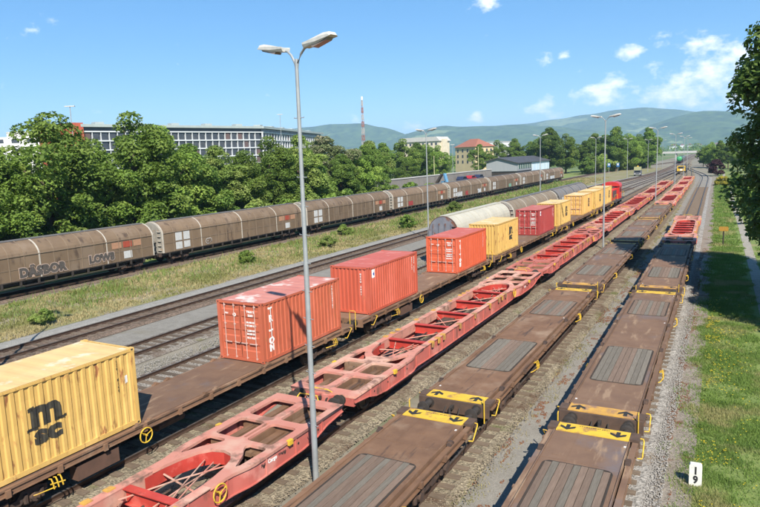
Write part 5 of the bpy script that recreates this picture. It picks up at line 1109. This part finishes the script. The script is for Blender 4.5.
# loose ballast stones beside the right line and around the near sleepers
def stones(name, label, n, xf, y0, y1, size, m, seed, z, clump=None):
    r_ = np.random.default_rng(seed); y = y0+(y1-y0)*r_.random(n)**1.5; a = np.array([xf(t) for t in y]); x = a[:, 0]+(a[:, 1]-a[:, 0])*r_.random(n)
    if clump is not None: keep = vnoise(x*1.6, y*.55, seed)+.7*vnoise(x*5, y*2.5, seed+1) > clump; x, y = x[keep], y[keep]; n = len(x)
    base = np.array([(1, 0, 0), (-.9, .1, 0), (.1, 1, .1), (-.1, -1, 0), (.1, 0, .75), (0, .1, -.6)]); F = np.array([(0, 2, 4), (2, 1, 4), (1, 3, 4), (3, 0, 4), (2, 0, 5), (1, 2, 5), (3, 1, 5), (0, 3, 5)])
    th = r_.uniform(0, 6.28, n); s = size*r_.uniform(.5, 1.3, n); c_, s_ = np.cos(th), np.sin(th)
    J = base[None]*r_.uniform(.7, 1.3, (n, 6, 3)); V = np.stack([x[:, None]+s[:, None]*(J[:, :, 0]*c_[:, None]-J[:, :, 1]*s_[:, None]), y[:, None]+s[:, None]*(J[:, :, 0]*s_[:, None]+J[:, :, 1]*c_[:, None]), z+s[:, None]*J[:, :, 2]], 2).reshape(-1, 3)
    FF = (F[None]+6*np.arange(n)[:, None, None]).reshape(-1, 3); o = link(name, tri_mesh(name, V, FF, m), kind='stuff'); o['label'] = label
m_stonel = mat('pale crushed stone', (.32, .305, .28), (.19, .175, .16), scale=9, rough=.95); m_stoneb = mat('brown crushed stone', (.23, .195, .145), (.145, .115, .085), scale=9, rough=.95); m_leaff = mat('fallen rust flakes', (.2, .085, .04), (.13, .055, .03), scale=9, rough=.95)
stones('ballast_stones', 'pale crushed stones beside the right wagon line', 16000, lambda y: (tx('flatb', y)+.85, tx('flatb', y)+2.0), 14, 62, .032, m_stonel, 11, -.19)
stones('ballast_stones', 'rust brown debris along the stained gravel edge', 7000, lambda y: (tx('flatb', y)+1.72+.12*math.sin(y*.9), tx('flatb', y)+2.15+.2*math.sin(y*.5)+.1*math.sin(y*1.7)), 14, 70, .024, m_leaff, 12, -.215, -.1)
stones('ballast_stones', 'brown crushed stones along the left flat wagon line', 14000, lambda y: (tx('flata', y)-1.8, tx('flata', y)+1.9), 14, 60, .028, m_stoneb, 13, -.19)
stones('ballast_stones', 'brown crushed stones along the red wagon line', 12000, lambda y: (tx('red', y)-1.9, tx('red', y)+1.9), 12, 60, .03, m_stoneb, 14, -.19)
stones('ballast_stones', 'pale crushed stones on the siding beside the container train', 14000, lambda y: (tx('sideb', y)-2.6, tx('sideb', y)+1.6), 15, 60, .035, m_stonel, 15, -.19)
stones('ballast_stones', 'rust brown debris on the tan path', 16000, lambda y: (tx('flata', y)+1.75+.1*math.sin(y*.6), tx('flata', y)+2.5+.15*math.sin(y*.43)), 14, 60, .024, m_leaff, 16, -.25, .25)

# ------------------------------------------------------------------ far landscape
m_hill = mat('wooded hills', (.11, .165, .05), (.022, .05, .018), scale=.016, rough=1, detail=9, c3=(.17, .215, .085), s3=.0026, t3=.57, w3=.02, stretch=(1, .6, 1.5))
m_hillf = mat('dark wooded hills', (.095, .15, .045), (.018, .042, .016), scale=.018, rough=1, detail=9, c3=(.17, .22, .09), s3=.003, t3=.63, w3=.02, stretch=(1, .6, 1.5))
def ridge(name, label, keys, D, depth, m, seed):
    """keys: (x, crest height) along the crest at distance D"""
    r_ = np.random.default_rng(seed); xs = np.linspace(keys[0][0], keys[-1][0], 220); zs = np.interp(xs, [k[0] for k in keys], [k[1] for k in keys])
    k = np.ones(5)/5; zs = np.convolve(np.pad(zs, 2, 'edge'), k, 'valid')
    ts = np.linspace(-1, 1, 61); ph = r_.uniform(0, 6.28, 12); rows = []
    V = []
    for t in ts:
        sh_ = (1-abs(t))**1.15 if t > 0 else (1-abs(t))**1.0
        y = D+t*depth; det = sum(np.sin(xs*.0023*(1.7**i)+ph[i]+t*(3+2*i))*22/(1.5**i) for i in range(7))
        z = zs*sh_+det*(1-sh_)*sh_*2.4+np.sin(xs*.021+t*40+ph[8])*3*(abs(t) < .98)
        V.append(np.stack([xs*(y/D)**.0, np.full_like(xs, y), np.maximum(z-6, -8)], 1))
    V = np.concatenate(V); nx = len(xs); i, j = np.meshgrid(np.arange(nx-1), np.arange(len(ts)-1)); a = (j*nx+i).ravel(); me = tri_mesh(name, V, np.stack([a, a+1, a+1+nx, a+nx], 1), m); me.polygons.foreach_set('use_smooth', [True]*len(me.polygons))
    o = link(name, me, kind='structure'); o['label'] = label; return lambda x, t: None
ridge('hill', 'large hazy mountain with meadows and villages at the right', [(-4200, 200), (-3200, 250), (-2351, 268), (-1923, 288), (-1720, 306), (-1377, 336), (-1143, 358), (-918, 380), (-743, 379), (-573, 360), (-366, 320), (-165, 300), (-9, 272), (470, 215), (1400, 260), (2600, 200)], 6500, 1900, m_hill, 3)
ridge('hill', 'long low wooded ridge in the middle distance', [(-2500, 150), (-2280, 182), (-2108, 218), (-1942, 231), (-1705, 211), (-1477, 213), (-1332, 204), (-1190, 190), (-900, 150), (-700, 110), (-600, 90), (-500, 150), (-343, 205), (-218, 225), (-97, 224), (-8, 218), (308, 150), (900, 170)], 4600, 1100, m_hillf, 4)
ridge('hill', 'wooded hill with pale quarry at the left', [(-5200, 250), (-4200, 280), (-3500, 265), (-3020, 290), (-2776, 293), (-2590, 278), (-2410, 240), (-2200, 170), (-2000, 110)], 4500, 1000, m_hillf, 5)
# a scattering of far houses on the slopes and valley
mb = MB(); r_ = random.Random(5)
for k in range(170):
    x = r_.uniform(-1900, 500); t = r_.random(); y = 2600+t*2600; z = max(0, (t-.45))*110; s = r_.uniform(6, 12); mb.mi = 0; mb.box(x-s, x+s, y-s, y+s, z-30, z+r_.uniform(8, 14)); mb.mi = 1; mb.prism([(x-s*1.1, z+12), (x+s*1.1, z+12), (x, z+18)], 'y', y-s*1.1, y+s*1.1)
o = link('far_village', mb.mesh('far_village', m_wwall, m_tile), kind='stuff'); o['label'] = 'tiny white houses scattered in the far valley'
# far woods between yard and hills: one leafy mass
r_ = np.random.default_rng(44); nb = 900; bx = np.concatenate([r_.uniform(-420, -60, 450), r_.uniform(-22, 60, 130), r_.uniform(-900, 300, 320)]); by = np.concatenate([r_.uniform(430, 900, 450), r_.uniform(640, 1000, 130), r_.uniform(1000, 2200, 320)])
sel = np.ones(nb, bool); bx, by = bx[sel], by[sel]; bx = np.where((by < 1000) & (bx > -75) & (bx < -25), bx-60, bx); rad = r_.uniform(4, 8, len(bx))*np.where(by > 1000, 1.5, 1)
nl = 70; k = np.repeat(np.arange(len(bx)), nl); d = r_.normal(size=(len(k), 3)); d[:, 2] = np.abs(d[:, 2]); d /= np.linalg.norm(d, axis=1)[:, None]
P = np.stack([bx[k], by[k], np.full(len(k), -1.5)], 1)+d*rad[k][:, None]*np.array([1, 1, 1.25])
o = link('far_woods', leaf_cards(P, d, 1.6, m_leaf[1], 'far_woods', r_), kind='stuff'); o['label'] = 'far woods in the valley below the hills'

# ------------------------------------------------------------------ haze
hz = bpy.data.materials.new('haze'); hz.use_nodes = True; t = hz.node_tree; t.nodes.clear(); oo = N(t, 'ShaderNodeOutputMaterial'); pv = N(t, 'ShaderNodeVolumePrincipled')
pv.inputs['Color'].default_value = (.46, .72, 1, 1); pv.inputs['Density'].default_value = 1.3e-4; pv.inputs['Anisotropy'].default_value = .0; t.links.new(pv.outputs[0], oo.inputs['Volume'])
hb = link('haze', MB().box(-9500, 9500, -400, 12500, -60, 400).mesh('haze', hz), kind='stuff'); hb['label'] = 'pale summer haze over the valley'
